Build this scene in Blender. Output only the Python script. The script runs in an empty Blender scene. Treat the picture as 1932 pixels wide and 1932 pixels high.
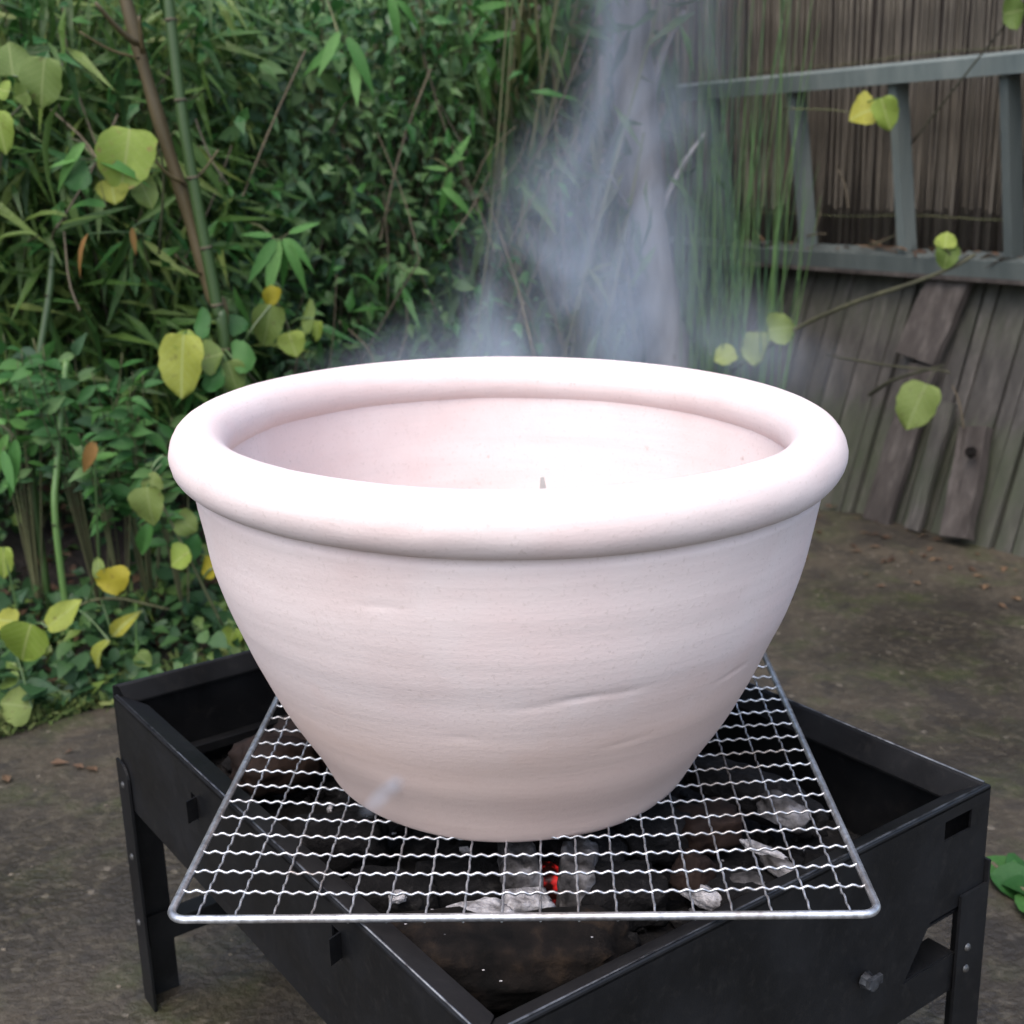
import bpy, math, random
from mathutils import Vector, Matrix
import mathutils.noise as mnoise

# ------------------------------------------------------------------ camera, sky, sun, exposure
SC = bpy.context.scene
COL = SC.collection
GZ = 0.205                                   # height of the wire grate above the slab (metres)
CAM = Vector((0.14147, -0.43980, 0.28043 + GZ))
PITCH, ROLL, YAW = 0.272166, -0.0259596, -0.0315569
FPX = 3029.69 / 2500 * 1932                  # focal length in pixels of a 1932 px wide picture
fw = Vector((math.cos(PITCH) * math.sin(YAW), math.cos(PITCH) * math.cos(YAW), -math.sin(PITCH)))
rt0 = Vector((math.cos(YAW), -math.sin(YAW), 0)); up0 = rt0.cross(fw)
RT = math.cos(ROLL) * rt0 + math.sin(ROLL) * up0
UP = -math.sin(ROLL) * rt0 + math.cos(ROLL) * up0
FW = fw
cd = bpy.data.cameras.new('camera'); cam = bpy.data.objects.new('camera', cd); COL.objects.link(cam)
cam.matrix_world = Matrix(((RT.x, UP.x, -FW.x, CAM.x), (RT.y, UP.y, -FW.y, CAM.y), (RT.z, UP.z, -FW.z, CAM.z), (0, 0, 0, 1)))
cd.sensor_width = 36; cd.lens = 36 * FPX / 1932; cd.clip_start = 0.02; cd.clip_end = 200
cd.dof.use_dof = True; cd.dof.focus_distance = 0.50; cd.dof.aperture_fstop = 18
SC.camera = cam

SUN_EL, SUN_AZ = math.radians(60), math.radians(202)      # azimuth clockwise from +Y: behind and left of the camera
world = bpy.data.worlds.new('World'); SC.world = world; world.use_nodes = True
nt = world.node_tree; bg = nt.nodes['Background']
sky = nt.nodes.new('ShaderNodeTexSky'); sky.sky_type = 'NISHITA'; sky.sun_disc = False
sky.sun_elevation = SUN_EL; sky.sun_rotation = SUN_AZ
sky.air_density = 1.0; sky.dust_density = 3.5; sky.ozone_density = 1.0
nt.links.new(sky.outputs[0], bg.inputs[0]); bg.inputs[1].default_value = 0.15
sd = bpy.data.lights.new('sun', 'SUN'); sd.energy = 0.75; sd.angle = math.radians(80); sd.color = (1.0, 0.965, 0.94)
sun = bpy.data.objects.new('sun', sd); COL.objects.link(sun)
sv = Vector((math.sin(SUN_AZ) * math.cos(SUN_EL), math.cos(SUN_AZ) * math.cos(SUN_EL), math.sin(SUN_EL)))
sun.rotation_euler = sv.to_track_quat('Z', 'Y').to_euler(); sun.location = (0, -2, 4)
SC.view_settings.view_transform = 'Standard'; SC.view_settings.look = 'None'
SC.view_settings.exposure = 1.27; SC.view_settings.gamma = 1.0; SC.view_settings.use_curve_mapping = False
SC.cycles.use_denoising = True
SC.cycles.max_bounces = 8; SC.cycles.volume_bounces = 2; SC.cycles.transparent_max_bounces = 12
SC.cycles.volume_step_rate = 0.5; SC.cycles.volume_max_steps = 128
SC.cycles.sample_clamp_indirect = 4.0

# ------------------------------------------------------------------ pixel -> place helpers (1932 px picture)
def ray(px, py):
    return FW + RT * ((px - 966) / FPX) - UP * ((py - 966) / FPX)
def on_z(px, py, z=0.0):
    d = ray(px, py); return CAM + d * ((z - CAM.z) / d.z)
def on_plane(px, py, P, n):
    d = ray(px, py); return CAM + d * ((P - CAM).dot(n) / d.dot(n))
EDGE0 = Vector((-0.361, 0.579, 0)); EDGE_U = Vector((0.783, 0.622, 0)); EDGE_N = Vector((-0.622, 0.783, 0))
def bed(px, py, e):                           # a point above the plant bed, e metres behind the slab's edge
    return on_plane(px, py, EDGE0 + EDGE_N * e, EDGE_N)
def edge_e(P): return (P - EDGE0).dot(EDGE_N)
F_D = Vector((0.577, -0.817, 0)).normalized(); F_N = Vector((0.817, 0.577, 0)).normalized()
F_0 = Vector((0.609, 1.213, 0))               # foot of the fence
def fence(px, py, de): return on_plane(px, py, F_0 + F_N * de, F_N)
def fen(s, de, z): return F_0 + F_D * s + F_N * de + Vector((0, 0, z))
def px_size(P, n_px): return n_px / FPX * (P - CAM).dot(FW)

# ------------------------------------------------------------------ object helpers
ORG = {}
def thing(name, label, cat, loc=(0, 0, 0), group=None):
    o = bpy.data.objects.new(name, None); COL.objects.link(o); o.location = loc
    o.empty_display_size = 0.02
    o['label'] = label; o['category'] = cat
    if group: o['group'] = group
    ORG[o.name] = Vector(loc); return o
def tag(o, label, cat, group=None, kind=None):
    o['label'] = label; o['category'] = cat
    if group: o['group'] = group
    if kind: o['kind'] = kind
    return o
def make_mesh(name, V, F, mat, smooth=False, mats=None, midx=None):
    me = bpy.data.meshes.new(name); me.from_pydata([tuple(v) for v in V], [], F); me.update()
    if mat: me.materials.append(mat)
    if smooth:
        me.polygons.foreach_set('use_smooth', [True] * len(me.polygons))
    return me
def obj(name, B, mat, parent=None, smooth=False, origin=None):
    """B = (verts in world space, faces); becomes ONE mesh object under its parent."""
    V, F = B
    if origin is None:
        origin = ORG[parent.name] if parent else Vector((0, 0, 0))
    origin = Vector(origin)
    o = bpy.data.objects.new(name, make_mesh(name, [Vector(v) - origin for v in V], F, mat, smooth))
    COL.objects.link(o)
    if parent:
        o.parent = parent; o.location = origin - ORG[parent.name]
    else:
        o.location = origin
    ORG[o.name] = origin; return o
def inst(name, me, parent, M):
    """M = world matrix of a piece that shares its mesh with others."""
    o = bpy.data.objects.new(name, me); COL.objects.link(o); o.parent = parent
    o.matrix_basis = Matrix.Translation(-ORG[parent.name]) @ M; return o
def join(*Bs):
    V, F = [], []
    for v, f in Bs:
        n = len(V); V += v; F += [tuple(i + n for i in q) for q in f]
    return V, F
def frame_of(d):
    d = d.normalized(); a = Vector((0, 0, 1)) if abs(d.z) < 0.9 else Vector((1, 0, 0))
    x = d.cross(a).normalized(); return x, x.cross(d).normalized()
def tube(pts, r, n=6, cap=True):
    pts = [Vector(p) for p in pts]; V, F = [], []
    m = len(pts); x = None
    for i, p in enumerate(pts):
        d = (pts[min(i + 1, m - 1)] - pts[max(i - 1, 0)])
        if d.length < 1e-9: d = Vector((0, 0, 1))
        d.normalize()
        if x is None: x, y = frame_of(d)
        else:
            x = (x - d * x.dot(d)).normalized(); y = d.cross(x)
        rr = r(i / max(1, m - 1)) if callable(r) else r
        for k in range(n):
            a = 2 * math.pi * k / n
            V.append(p + x * (math.cos(a) * rr) + y * (math.sin(a) * rr))
    for i in range(m - 1):
        for k in range(n):
            a, b = i * n + k, i * n + (k + 1) % n
            F.append((a, b, b + n, a + n))
    if cap:
        F.append(tuple(range(n - 1, -1, -1))); F.append(tuple((m - 1) * n + k for k in range(n)))
    return V, F
def boxf(P, ax, ay, az, s):
    """box centred at P, axes ax ay az (unit), full sizes s"""
    V = [P + ax * (s[0] / 2 * i) + ay * (s[1] / 2 * j) + az * (s[2] / 2 * k) for i in (-1, 1) for j in (-1, 1) for k in (-1, 1)]
    F = [(0, 1, 3, 2), (4, 6, 7, 5), (0, 4, 5, 1), (2, 3, 7, 6), (0, 2, 6, 4), (1, 5, 7, 3)]
    return V, F
def spline(pts, n):
    pts = [Vector(p) for p in pts]; P = [pts[0] * 2 - pts[1]] + pts + [pts[-1] * 2 - pts[-2]]; out = []
    seg = len(pts) - 1
    for i in range(n + 1):
        t = i / n * seg; k = min(int(t), seg - 1); u = t - k
        a, b, c, d = P[k], P[k + 1], P[k + 2], P[k + 3]
        out.append(0.5 * ((2 * b) + (c - a) * u + (2 * a - 5 * b + 4 * c - d) * u * u + (3 * b - a - 3 * c + d) * u ** 3))
    return out
def lathe(prof, n, M=None, closed=False, wob=None):
    V, F = [], []
    for j, (r, z) in enumerate(prof):
        for k in range(n):
            a = 2 * math.pi * k / n
            rr = r + (wob(a, z, r) if wob else 0)
            p = Vector((rr * math.cos(a), rr * math.sin(a), z)); V.append(M @ p if M else p)
    m = len(prof)
    for j in range(m - 1 if not closed else m):
        for k in range(n):
            a, b = j * n + k, j * n + (k + 1) % n
            c, d = ((j + 1) % m) * n + (k + 1) % n, ((j + 1) % m) * n + k
            F.append((a, b, c, d))
    return V, F

# ------------------------------------------------------------------ materials
def nodes(name):
    m = bpy.data.materials.new(name); m.use_nodes = True; t = m.node_tree
    return m, t, t.nodes['Principled BSDF'], t.nodes['Material Output']
def nn(t, kind, **kw):
    n = t.nodes.new(kind)
    for k, v in kw.items():
        if k in n.inputs: n.inputs[k].default_value = v
        else: setattr(n, k, v)
    return n
def ramp(t, stops, fac=None, interp='LINEAR'):
    r = t.nodes.new('ShaderNodeValToRGB'); cr = r.color_ramp; cr.interpolation = interp
    while len(cr.elements) < len(stops): cr.elements.new(0.5)
    for e, (p, c) in zip(cr.elements, stops):
        e.position = p; e.color = (c[0], c[1], c[2], 1) if len(c) == 3 else c
    if fac is not None: t.links.new(fac, r.inputs[0])
    return r
def noise(t, scale, vec=None, detail=4, rough=0.55, dist=0.0):
    n = nn(t, 'ShaderNodeTexNoise'); n.inputs['Scale'].default_value = scale; n.inputs['Detail'].default_value = detail
    n.inputs['Roughness'].default_value = rough; n.inputs['Distortion'].default_value = dist
    if vec is not None: t.links.new(vec, n.inputs['Vector'])
    return n
def coords(t, kind='Object', scale=(1, 1, 1)):
    c = t.nodes.new('ShaderNodeTexCoord'); mp = t.nodes.new('ShaderNodeMapping'); mp.inputs['Scale'].default_value = scale
    t.links.new(c.outputs[kind], mp.inputs[0]); return mp.outputs[0]
def bump(t, bsdf, h, strength=0.3, dist=0.01):
    b = t.nodes.new('ShaderNodeBump'); b.inputs['Strength'].default_value = strength; b.inputs['Distance'].default_value = dist
    t.links.new(h, b.inputs['Height']); t.links.new(b.outputs[0], bsdf.inputs['Normal']); return b
def mix(t, a, b, fac, mode='MIX'):
    m = t.nodes.new('ShaderNodeMix'); m.data_type = 'RGBA'; m.blend_type = mode
    for s, v in ((m.inputs[0], fac), (m.inputs[6], a), (m.inputs[7], b)):
        if hasattr(v, 'is_linked') or hasattr(v, 'links'): t.links.new(v, s)
        elif isinstance(v, (int, float)): s.default_value = v
        else: s.default_value = (v[0], v[1], v[2], 1)
    return m.outputs[2]

def mat_clay():
    m, t, b, o = nodes('pale_clay'); v = coords(t)
    n1 = noise(t, 7, v, 5, 0.6); n2 = noise(t, 1.5, coords(t, scale=(4, 4, 70)), 5, 0.62); n3 = noise(t, 520, v, 4, 0.6); n5 = noise(t, 120, v, 5, 0.7)
    n6 = noise(t, 1.0, coords(t, scale=(14, 14, 210)), 4, 0.6)
    c = ramp(t, [(0.34, (0.605, 0.495, 0.475)), (0.50, (0.655, 0.568, 0.552)), (0.64, (0.660, 0.540, 0.522))], n1.outputs[0])
    c = mix(t, c.outputs[0], (0.55, 0.475, 0.46), ramp(t, [(0.46, (0, 0, 0)), (0.72, (0.45,) * 3)], n2.outputs[0]).outputs[0])
    c = mix(t, c, (0.57, 0.50, 0.485), ramp(t, [(0.52, (0, 0, 0)), (0.74, (0.30,) * 3)], n6.outputs[0]).outputs[0])
    c = mix(t, c, (0.36, 0.29, 0.265), ramp(t, [(0.67, (0, 0, 0)), (0.76, (0.75,) * 3)], n5.outputs[0]).outputs[0])      # pits and dark grains
    c = mix(t, c, (0.50, 0.42, 0.39), ramp(t, [(0.58, (0, 0, 0)), (0.70, (0.5,) * 3)], n3.outputs[0]).outputs[0])
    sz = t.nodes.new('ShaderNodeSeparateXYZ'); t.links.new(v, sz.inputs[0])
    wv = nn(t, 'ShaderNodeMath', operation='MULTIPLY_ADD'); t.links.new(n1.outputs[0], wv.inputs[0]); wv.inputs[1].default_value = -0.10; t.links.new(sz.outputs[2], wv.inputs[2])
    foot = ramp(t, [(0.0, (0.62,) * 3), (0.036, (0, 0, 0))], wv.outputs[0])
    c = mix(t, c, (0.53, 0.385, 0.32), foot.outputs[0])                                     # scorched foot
    t.links.new(c, b.inputs['Base Color']); b.inputs['Roughness'].default_value = 0.92; b.inputs['Specular IOR Level'].default_value = 0.2
    a1 = nn(t, 'ShaderNodeMath', operation='MULTIPLY_ADD'); a1.inputs[1].default_value = 0.9; t.links.new(n2.outputs[0], a1.inputs[0]); t.links.new(n3.outputs[0], a1.inputs[2])
    a2 = nn(t, 'ShaderNodeMath', operation='MULTIPLY_ADD'); a2.inputs[1].default_value = 0.6; t.links.new(n6.outputs[0], a2.inputs[0]); t.links.new(a1.outputs[0], a2.inputs[2])
    a3 = nn(t, 'ShaderNodeMath', operation='MULTIPLY_ADD'); a3.inputs[1].default_value = -1.0; t.links.new(ramp(t, [(0.66, (0,) * 3), (0.76, (1,) * 3)], n5.outputs[0]).outputs[0], a3.inputs[0]); t.links.new(a2.outputs[0], a3.inputs[2])
    bump(t, b, a3.outputs[0], 0.20, 0.0008); return m
def mat_steel():
    m, t, b, o = nodes('galvanised_wire'); n = noise(t, 300, coords(t), 3)
    c = ramp(t, [(0.3, (0.30, 0.31, 0.33)), (0.7, (0.66, 0.68, 0.71))], n.outputs[0]); t.links.new(c.outputs[0], b.inputs['Base Color'])
    nb_ = noise(t, 14, coords(t), 4, 0.6); t.links.new(mix(t, c.outputs[0], (0.20, 0.155, 0.12), ramp(t, [(0.48, (0, 0, 0)), (0.66, (0.75,) * 3)], nb_.outputs[0]).outputs[0]), b.inputs['Base Color'])
    b.inputs['Metallic'].default_value = 0.85; b.inputs['Roughness'].default_value = 0.40; return m
def mat_blacksheet():
    m, t, b, o = nodes('black_painted_steel'); v = coords(t); n = noise(t, 25, v, 6); n2 = noise(t, 900, v, 2)
    c = ramp(t, [(0.35, (0.0035, 0.0038, 0.0045)), (0.75, (0.008, 0.0085, 0.010))], n.outputs[0]); t.links.new(c.outputs[0], b.inputs['Base Color'])
    nd = noise(t, 160, v, 7, 0.75); t.links.new(mix(t, c.outputs[0], (0.040, 0.037, 0.034), ramp(t, [(0.52, (0, 0, 0)), (0.74, (0.22,) * 3)], nd.outputs[0]).outputs[0]), b.inputs['Base Color'])
    r = ramp(t, [(0.3, (0.36,) * 3), (0.75, (0.60,) * 3)], n.outputs[0]); t.links.new(r.outputs[0], b.inputs['Roughness'])
    b.inputs['Specular IOR Level'].default_value = 0.30
    bump(t, b, n2.outputs[0], 0.08, 0.0006); return m
def mat_slab():
    m, t, b, o = nodes('wet_mossy_concrete'); v = coords(t)
    n1 = noise(t, 4.5, v, 7, 0.62); n2 = noise(t, 38, v, 6, 0.6); n3 = noise(t, 170, v, 4); n4 = noise(t, 14, v, 4, 0.5, 0.4)
    base = ramp(t, [(0.30, (0.016, 0.0135, 0.010)), (0.5, (0.032, 0.026, 0.018)), (0.70, (0.056, 0.043, 0.026))], n1.outputs[0])
    moss = mix(t, base.outputs[0], (0.032, 0.040, 0.012), ramp(t, [(0.50, (0, 0, 0)), (0.68, (0.7,) * 3)], n4.outputs[0]).outputs[0])
    gr = mix(t, moss, (0.014, 0.012, 0.011), ramp(t, [(0.52, (0, 0, 0)), (0.70, (0.75,) * 3)], n2.outputs[0]).outputs[0])
    vo = nn(t, 'ShaderNodeTexVoronoi'); vo.inputs['Scale'].default_value = 60; t.links.new(v, vo.inputs['Vector'])
    keep = nn(t, 'ShaderNodeMath', operation='GREATER_THAN'); keep.inputs[1].default_value = 0.80
    sx = nn(t, 'ShaderNodeSeparateColor'); t.links.new(vo.outputs['Color'], sx.inputs[0]); t.links.new(sx.outputs[0], keep.inputs[0])
    wob = nn(t, 'ShaderNodeMath', operation='MULTIPLY_ADD'); t.links.new(n3.outputs[0], wob.inputs[0]); wob.inputs[1].default_value = 0.5
    t.links.new(vo.outputs['Distance'], wob.inputs[2])
    dot = ramp(t, [(0.34, (1, 1, 1)), (0.46, (0, 0, 0))], wob.outputs[0])
    f = nn(t, 'ShaderNodeMath', operation='MULTIPLY'); t.links.new(dot.outputs[0], f.inputs[0]); t.links.new(keep.outputs[0], f.inputs[1])
    lich = mix(t, gr, (0.115, 0.10, 0.078), f.outputs[0])
    n7 = noise(t, 95, v, 5, 0.7); n8 = noise(t, 11, v, 6, 0.65, 0.6)
    mot = mix(t, lich, (0.070, 0.060, 0.042), ramp(t, [(0.50, (0, 0, 0)), (0.64, (0.8,) * 3)], n7.outputs[0]).outputs[0])
    mot = mix(t, mot, (0.017, 0.014, 0.011), ramp(t, [(0.50, (0, 0, 0)), (0.62, (0.75,) * 3)], n8.outputs[0]).outputs[0])
    t.links.new(mot, b.inputs['Base Color'])
    r = ramp(t, [(0.35, (0.40,) * 3), (0.65, (0.75,) * 3)], n1.outputs[0]); t.links.new(r.outputs[0], b.inputs['Roughness'])
    a = nn(t, 'ShaderNodeMath', operation='ADD'); t.links.new(n2.outputs[0], a.inputs[0]); t.links.new(n3.outputs[0], a.inputs[1])
    bump(t, b, a.outputs[0], 0.6, 0.004); return m
def mat_soil():
    m, t, b, o = nodes('dark_soil'); v = coords(t); n = noise(t, 22, v, 7, 0.7); n2 = noise(t, 5, v, 4)
    c = ramp(t, [(0.3, (0.012, 0.009, 0.007)), (0.55, (0.030, 0.021, 0.015)), (0.75, (0.055, 0.036, 0.024))], n.outputs[0])
    c2 = mix(t, c.outputs[0], (0.028, 0.036, 0.014), ramp(t, [(0.5, (0, 0, 0)), (0.7, (0.7,) * 3)], n2.outputs[0]).outputs[0])
    t.links.new(c2, b.inputs['Base Color']); b.inputs['Roughness'].default_value = 0.9; bump(t, b, n.outputs[0], 0.9, 0.03); return m
def mat_wood(name, c0, c1, c2, gs=(60, 60, 3), island=False, rough=0.8, moss=None, var=(0.55, 1.5)):
    m, t, b, o = nodes(name); oi = t.nodes.new('ShaderNodeObjectInfo'); v = coords(t, scale=gs)
    add = nn(t, 'ShaderNodeVectorMath', operation='ADD'); t.links.new(v, add.inputs[0])
    mul = nn(t, 'ShaderNodeVectorMath', operation='SCALE'); mul.inputs[0].default_value = (13, 7, 3)
    src = oi.outputs['Random']
    if island:
        g = t.nodes.new('ShaderNodeNewGeometry'); src = g.outputs['Random Per Island']
    t.links.new(src, mul.inputs['Scale']); t.links.new(mul.outputs[0], add.inputs[1])
    n = noise(t, 1.0, add.outputs[0], 6, 0.65)
    c = ramp(t, [(0.28, c0), (0.52, c1), (0.75, c2)], n.outputs[0])
    hs = t.nodes.new('ShaderNodeHueSaturation'); t.links.new(c.outputs[0], hs.inputs['Color'])
    vr = nn(t, 'ShaderNodeMapRange'); vr.inputs['To Min'].default_value = var[0]; vr.inputs['To Max'].default_value = var[1]
    t.links.new(src, vr.inputs['Value']); t.links.new(vr.outputs[0], hs.inputs['Value'])
    out = hs.outputs[0]
    if moss:
        n2 = noise(t, 5, coords(t), 5); out = mix(t, out, moss, ramp(t, [(0.48, (0, 0, 0)), (0.68, (0.75,) * 3)], n2.outputs[0]).outputs[0])
    t.links.new(out, b.inputs['Base Color']); b.inputs['Roughness'].default_value = rough
    bump(t, b, n.outputs[0], 0.5, 0.003); return m
def mat_plain(name, stops, scale=20, rough=0.7, b_s=0.3, b_d=0.002, metal=0.0):
    m, t, b, o = nodes(name); n = noise(t, scale, coords(t), 5, 0.6)
    c = ramp(t, stops, n.outputs[0]); t.links.new(c.outputs[0], b.inputs['Base Color'])
    b.inputs['Roughness'].default_value = rough; b.inputs['Metallic'].default_value = metal; b.inputs['Specular IOR Level'].default_value = 0.2; bump(t, b, n.outputs[0], b_s, b_d); return m
def mat_leaf(name, stops, rough=0.38, trans=0.22, spots=None, vein=None):
    m, t, b, o = nodes(name)
    oi = t.nodes.new('ShaderNodeObjectInfo'); g = t.nodes.new('ShaderNodeNewGeometry')
    a = nn(t, 'ShaderNodeMath', operation='ADD'); t.links.new(oi.outputs['Random'], a.inputs[0]); t.links.new(g.outputs['Random Per Island'], a.inputs[1])
    fr = nn(t, 'ShaderNodeMath', operation='FRACT'); t.links.new(a.outputs[0], fr.inputs[0])
    c = ramp(t, stops, fr.outputs[0]); col = c.outputs[0]
    v = coords(t); n = noise(t, 45, v, 4)
    hs = t.nodes.new('ShaderNodeHueSaturation'); t.links.new(col, hs.inputs['Color'])
    mr = nn(t, 'ShaderNodeMapRange'); mr.inputs['To Min'].default_value = 0.65; mr.inputs['To Max'].default_value = 1.35
    t.links.new(n.outputs[0], mr.inputs['Value']); t.links.new(mr.outputs[0], hs.inputs['Value']); col = hs.outputs[0]
    if vein:
        # pale midrib and side veins along the leaf's own axes
        sp = t.nodes.new('ShaderNodeSeparateXYZ'); t.links.new(v, sp.inputs[0])
        ab = nn(t, 'ShaderNodeMath', operation='ABSOLUTE'); t.links.new(sp.outputs[0], ab.inputs[0])
        mid = ramp(t, [(0.010, (0.8,) * 3), (0.035, (0, 0, 0))], ab.outputs[0])
        q = nn(t, 'ShaderNodeMath', operation='MULTIPLY_ADD'); t.links.new(ab.outputs[0], q.inputs[0]); q.inputs[1].default_value = -0.75; t.links.new(sp.outputs[1], q.inputs[2])
        w = nn(t, 'ShaderNodeMath', operation='MULTIPLY'); t.links.new(q.outputs[0], w.inputs[0]); w.inputs[1].default_value = 40
        si = nn(t, 'ShaderNodeMath', operation='SINE'); t.links.new(w.outputs[0], si.inputs[0])
        sid = ramp(t, [(0.90, (0, 0, 0)), (0.99, (0.35,) * 3)], si.outputs[0])
        mx = nn(t, 'ShaderNodeMath', operation='MAXIMUM'); t.links.new(mid.outputs[0], mx.inputs[0]); t.links.new(sid.outputs[0], mx.inputs[1])
        col = mix(t, col, vein, mx.outputs[0])
    if spots:
        ad = nn(t, 'ShaderNodeVectorMath', operation='ADD'); sc_ = nn(t, 'ShaderNodeVectorMath', operation='SCALE'); sc_.inputs[0].default_value = (9, 5, 3)
        t.links.new(oi.outputs['Random'], sc_.inputs['Scale']); t.links.new(v, ad.inputs[0]); t.links.new(sc_.outputs[0], ad.inputs[1])
        n2 = noise(t, 4.5, ad.outputs[0], 4, 0.65); col = mix(t, col, spots, ramp(t, [(0.60, (0, 0, 0)), (0.72, (0.85,) * 3)], n2.outputs[0]).outputs[0])
    t.links.new(col, b.inputs['Base Color']); b.inputs['Roughness'].default_value = rough
    b.inputs['Specular IOR Level'].default_value = 0.28
    tr = t.nodes.new('ShaderNodeBsdfTranslucent'); t.links.new(col, tr.inputs[0])
    ms = t.nodes.new('ShaderNodeMixShader'); ms.inputs[0].default_value = trans
    t.links.new(b.outputs[0], ms.inputs[1]); t.links.new(tr.outputs[0], ms.inputs[2]); t.links.new(ms.outputs[0], o.inputs[0])
    bump(t, b, n.outputs[0], 0.25, 0.02); return m

M = {}
M['clay'] = mat_clay(); M['steel'] = mat_steel(); M['black'] = mat_blacksheet(); M['slab'] = mat_slab(); M['soil'] = mat_soil()
M['board'] = mat_wood('weathered_grey_board', (0.022, 0.020, 0.018), (0.046, 0.042, 0.037), (0.082, 0.075, 0.068), (70, 70, 5), moss=(0.034, 0.046, 0.020), var=(0.78, 1.22))
M['oldboard'] = mat_wood('split_brown_board', (0.020, 0.015, 0.013), (0.052, 0.043, 0.038), (0.12, 0.105, 0.094), (45, 45, 4))
M['reed'] = mat_wood('split_reed', (0.028, 0.024, 0.019), (0.092, 0.080, 0.062), (0.21, 0.19, 0.155), (30, 30, 6), island=True)
M['ladder'] = mat_wood('grey_green_painted_wood', (0.058, 0.074, 0.072), (0.088, 0.106, 0.101), (0.125, 0.142, 0.132), (25, 25, 3))
M['trunk'] = mat_wood('pale_grey_bark', (0.09, 0.085, 0.085), (0.17, 0.16, 0.16), (0.27, 0.26, 0.26), (40, 40, 7))
M['char'] = mat_plain('charcoal', [(0.3, (0.003, 0.003, 0.0035)), (0.58, (0.010, 0.0095, 0.010)), (0.78, (0.055, 0.052, 0.050))], 85, 0.97, 0.8, 0.005)
M['ashchar'] = mat_plain('ash_covered_charcoal', [(0.38, (0.018, 0.017, 0.017)), (0.52, (0.085, 0.08, 0.08)), (0.68, (0.33, 0.32, 0.33))], 60, 0.9, 0.8, 0.003)
M['ash'] = mat_plain('white_ash', [(0.3, (0.10, 0.095, 0.095)), (0.5, (0.34, 0.33, 0.34)), (0.68, (0.60, 0.59, 0.61))], 150, 0.95, 0.9, 0.004)
M['ashbed'] = mat_plain('dark_ash_bed', [(0.35, (0.004, 0.004, 0.0045)), (0.6, (0.012, 0.011, 0.011)), (0.8, (0.045, 0.042, 0.041))], 90, 0.95, 0.8, 0.004)
M['burnt'] = mat_plain('scorched_wood', [(0.40, (0.0025, 0.0022, 0.002)), (0.56, (0.008, 0.006, 0.005)), (0.74, (0.030, 0.020, 0.013))], 60, 0.97, 0.7, 0.005)
M['brownchar'] = mat_plain('half_burnt_brown_wood', [(0.3, (0.007, 0.005, 0.0045)), (0.55, (0.022, 0.013, 0.010)), (0.8, (0.06, 0.038, 0.028))], 40, 0.8, 0.6, 0.003)
M['pale_metal'] = mat_plain('highlight_and_nut_metal', [(0.35, (0.02, 0.02, 0.023)), (0.65, (0.13, 0.14, 0.155))], 120, 0.35, 0.1, 0.001, 0.6)  # lighter metal for the painted fold highlight, also used on the wing nut
M['rivet'] = mat_plain('dull_rivet', [(0.3, (0.08, 0.08, 0.08)), (0.7, (0.18, 0.175, 0.17))], 200, 0.4, 0.1, 0.001, 0.8)
M['cone'] = mat_plain('grey_green_clay', [(0.3, (0.42, 0.41, 0.38)), (0.7, (0.50, 0.49, 0.46))], 80, 0.85)
M['browncane'] = mat_wood('brown_stem', (0.045, 0.035, 0.013), (0.088, 0.066, 0.026), (0.125, 0.098, 0.043), (20, 20, 3), rough=0.6)
M['greencane'] = mat_wood('green_cane', (0.035, 0.075, 0.018), (0.055, 0.11, 0.028), (0.085, 0.14, 0.04), (20, 20, 2), rough=0.45)
M['straw'] = mat_wood('dry_straw', (0.035, 0.028, 0.018), (0.075, 0.06, 0.038), (0.15, 0.125, 0.078), (20, 20, 3), island=True)
M['stem'] = mat_wood('green_brown_stem', (0.035, 0.040, 0.018), (0.075, 0.08, 0.034), (0.12, 0.11, 0.055), (20, 20, 3))
M['bark'] = mat_wood('mossy_branch', (0.020, 0.020, 0.011), (0.042, 0.042, 0.021), (0.085, 0.08, 0.042), (30, 30, 6))
M['grit'] = mat_plain('pale_grit', [(0.3, (0.06, 0.053, 0.042)), (0.7, (0.15, 0.13, 0.10))], 30, 0.9)
M['dark_leaf'] = mat_leaf('dark_green_leaf', [(0.0, (0.028, 0.070, 0.034)), (0.35, (0.056, 0.120, 0.050)), (0.7, (0.095, 0.175, 0.058)), (1.0, (0.070, 0.145, 0.040))], 0.36)
M['bamboo_leaf'] = mat_leaf('bamboo_leaf', [(0.0, (0.026, 0.068, 0.016)), (0.4, (0.056, 0.118, 0.026)), (0.75, (0.088, 0.158, 0.034)), (1.0, (0.15, 0.20, 0.05))], 0.4, 0.3)
M['bright_leaf'] = mat_leaf('bright_green_leaf', [(0.0, (0.055, 0.17, 0.035)), (0.5, (0.075, 0.21, 0.045)), (1.0, (0.11, 0.25, 0.06))], 0.42, 0.35)
M['mint_leaf'] = mat_leaf('fresh_green_leaf', [(0.0, (0.024, 0.085, 0.020)), (0.5, (0.036, 0.12, 0.030)), (1.0, (0.06, 0.16, 0.036))], 0.42, 0.28)
M['yellow_leaf'] = mat_leaf('yellow_green_leaf', [(0.0, (0.17, 0.25, 0.035)), (0.4, (0.22, 0.30, 0.05)), (0.7, (0.27, 0.32, 0.055)), (1.0, (0.31, 0.30, 0.04))], 0.45, 0.35, spots=(0.14, 0.13, 0.03), vein=(0.33, 0.38, 0.13))
M['olive_leaf'] = mat_leaf('olive_green_leaf', [(0.0, (0.085, 0.14, 0.030)), (0.5, (0.12, 0.18, 0.04)), (1.0, (0.15, 0.20, 0.05))], 0.45, 0.3, spots=(0.09, 0.075, 0.03), vein=(0.20, 0.25, 0.09))
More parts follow.
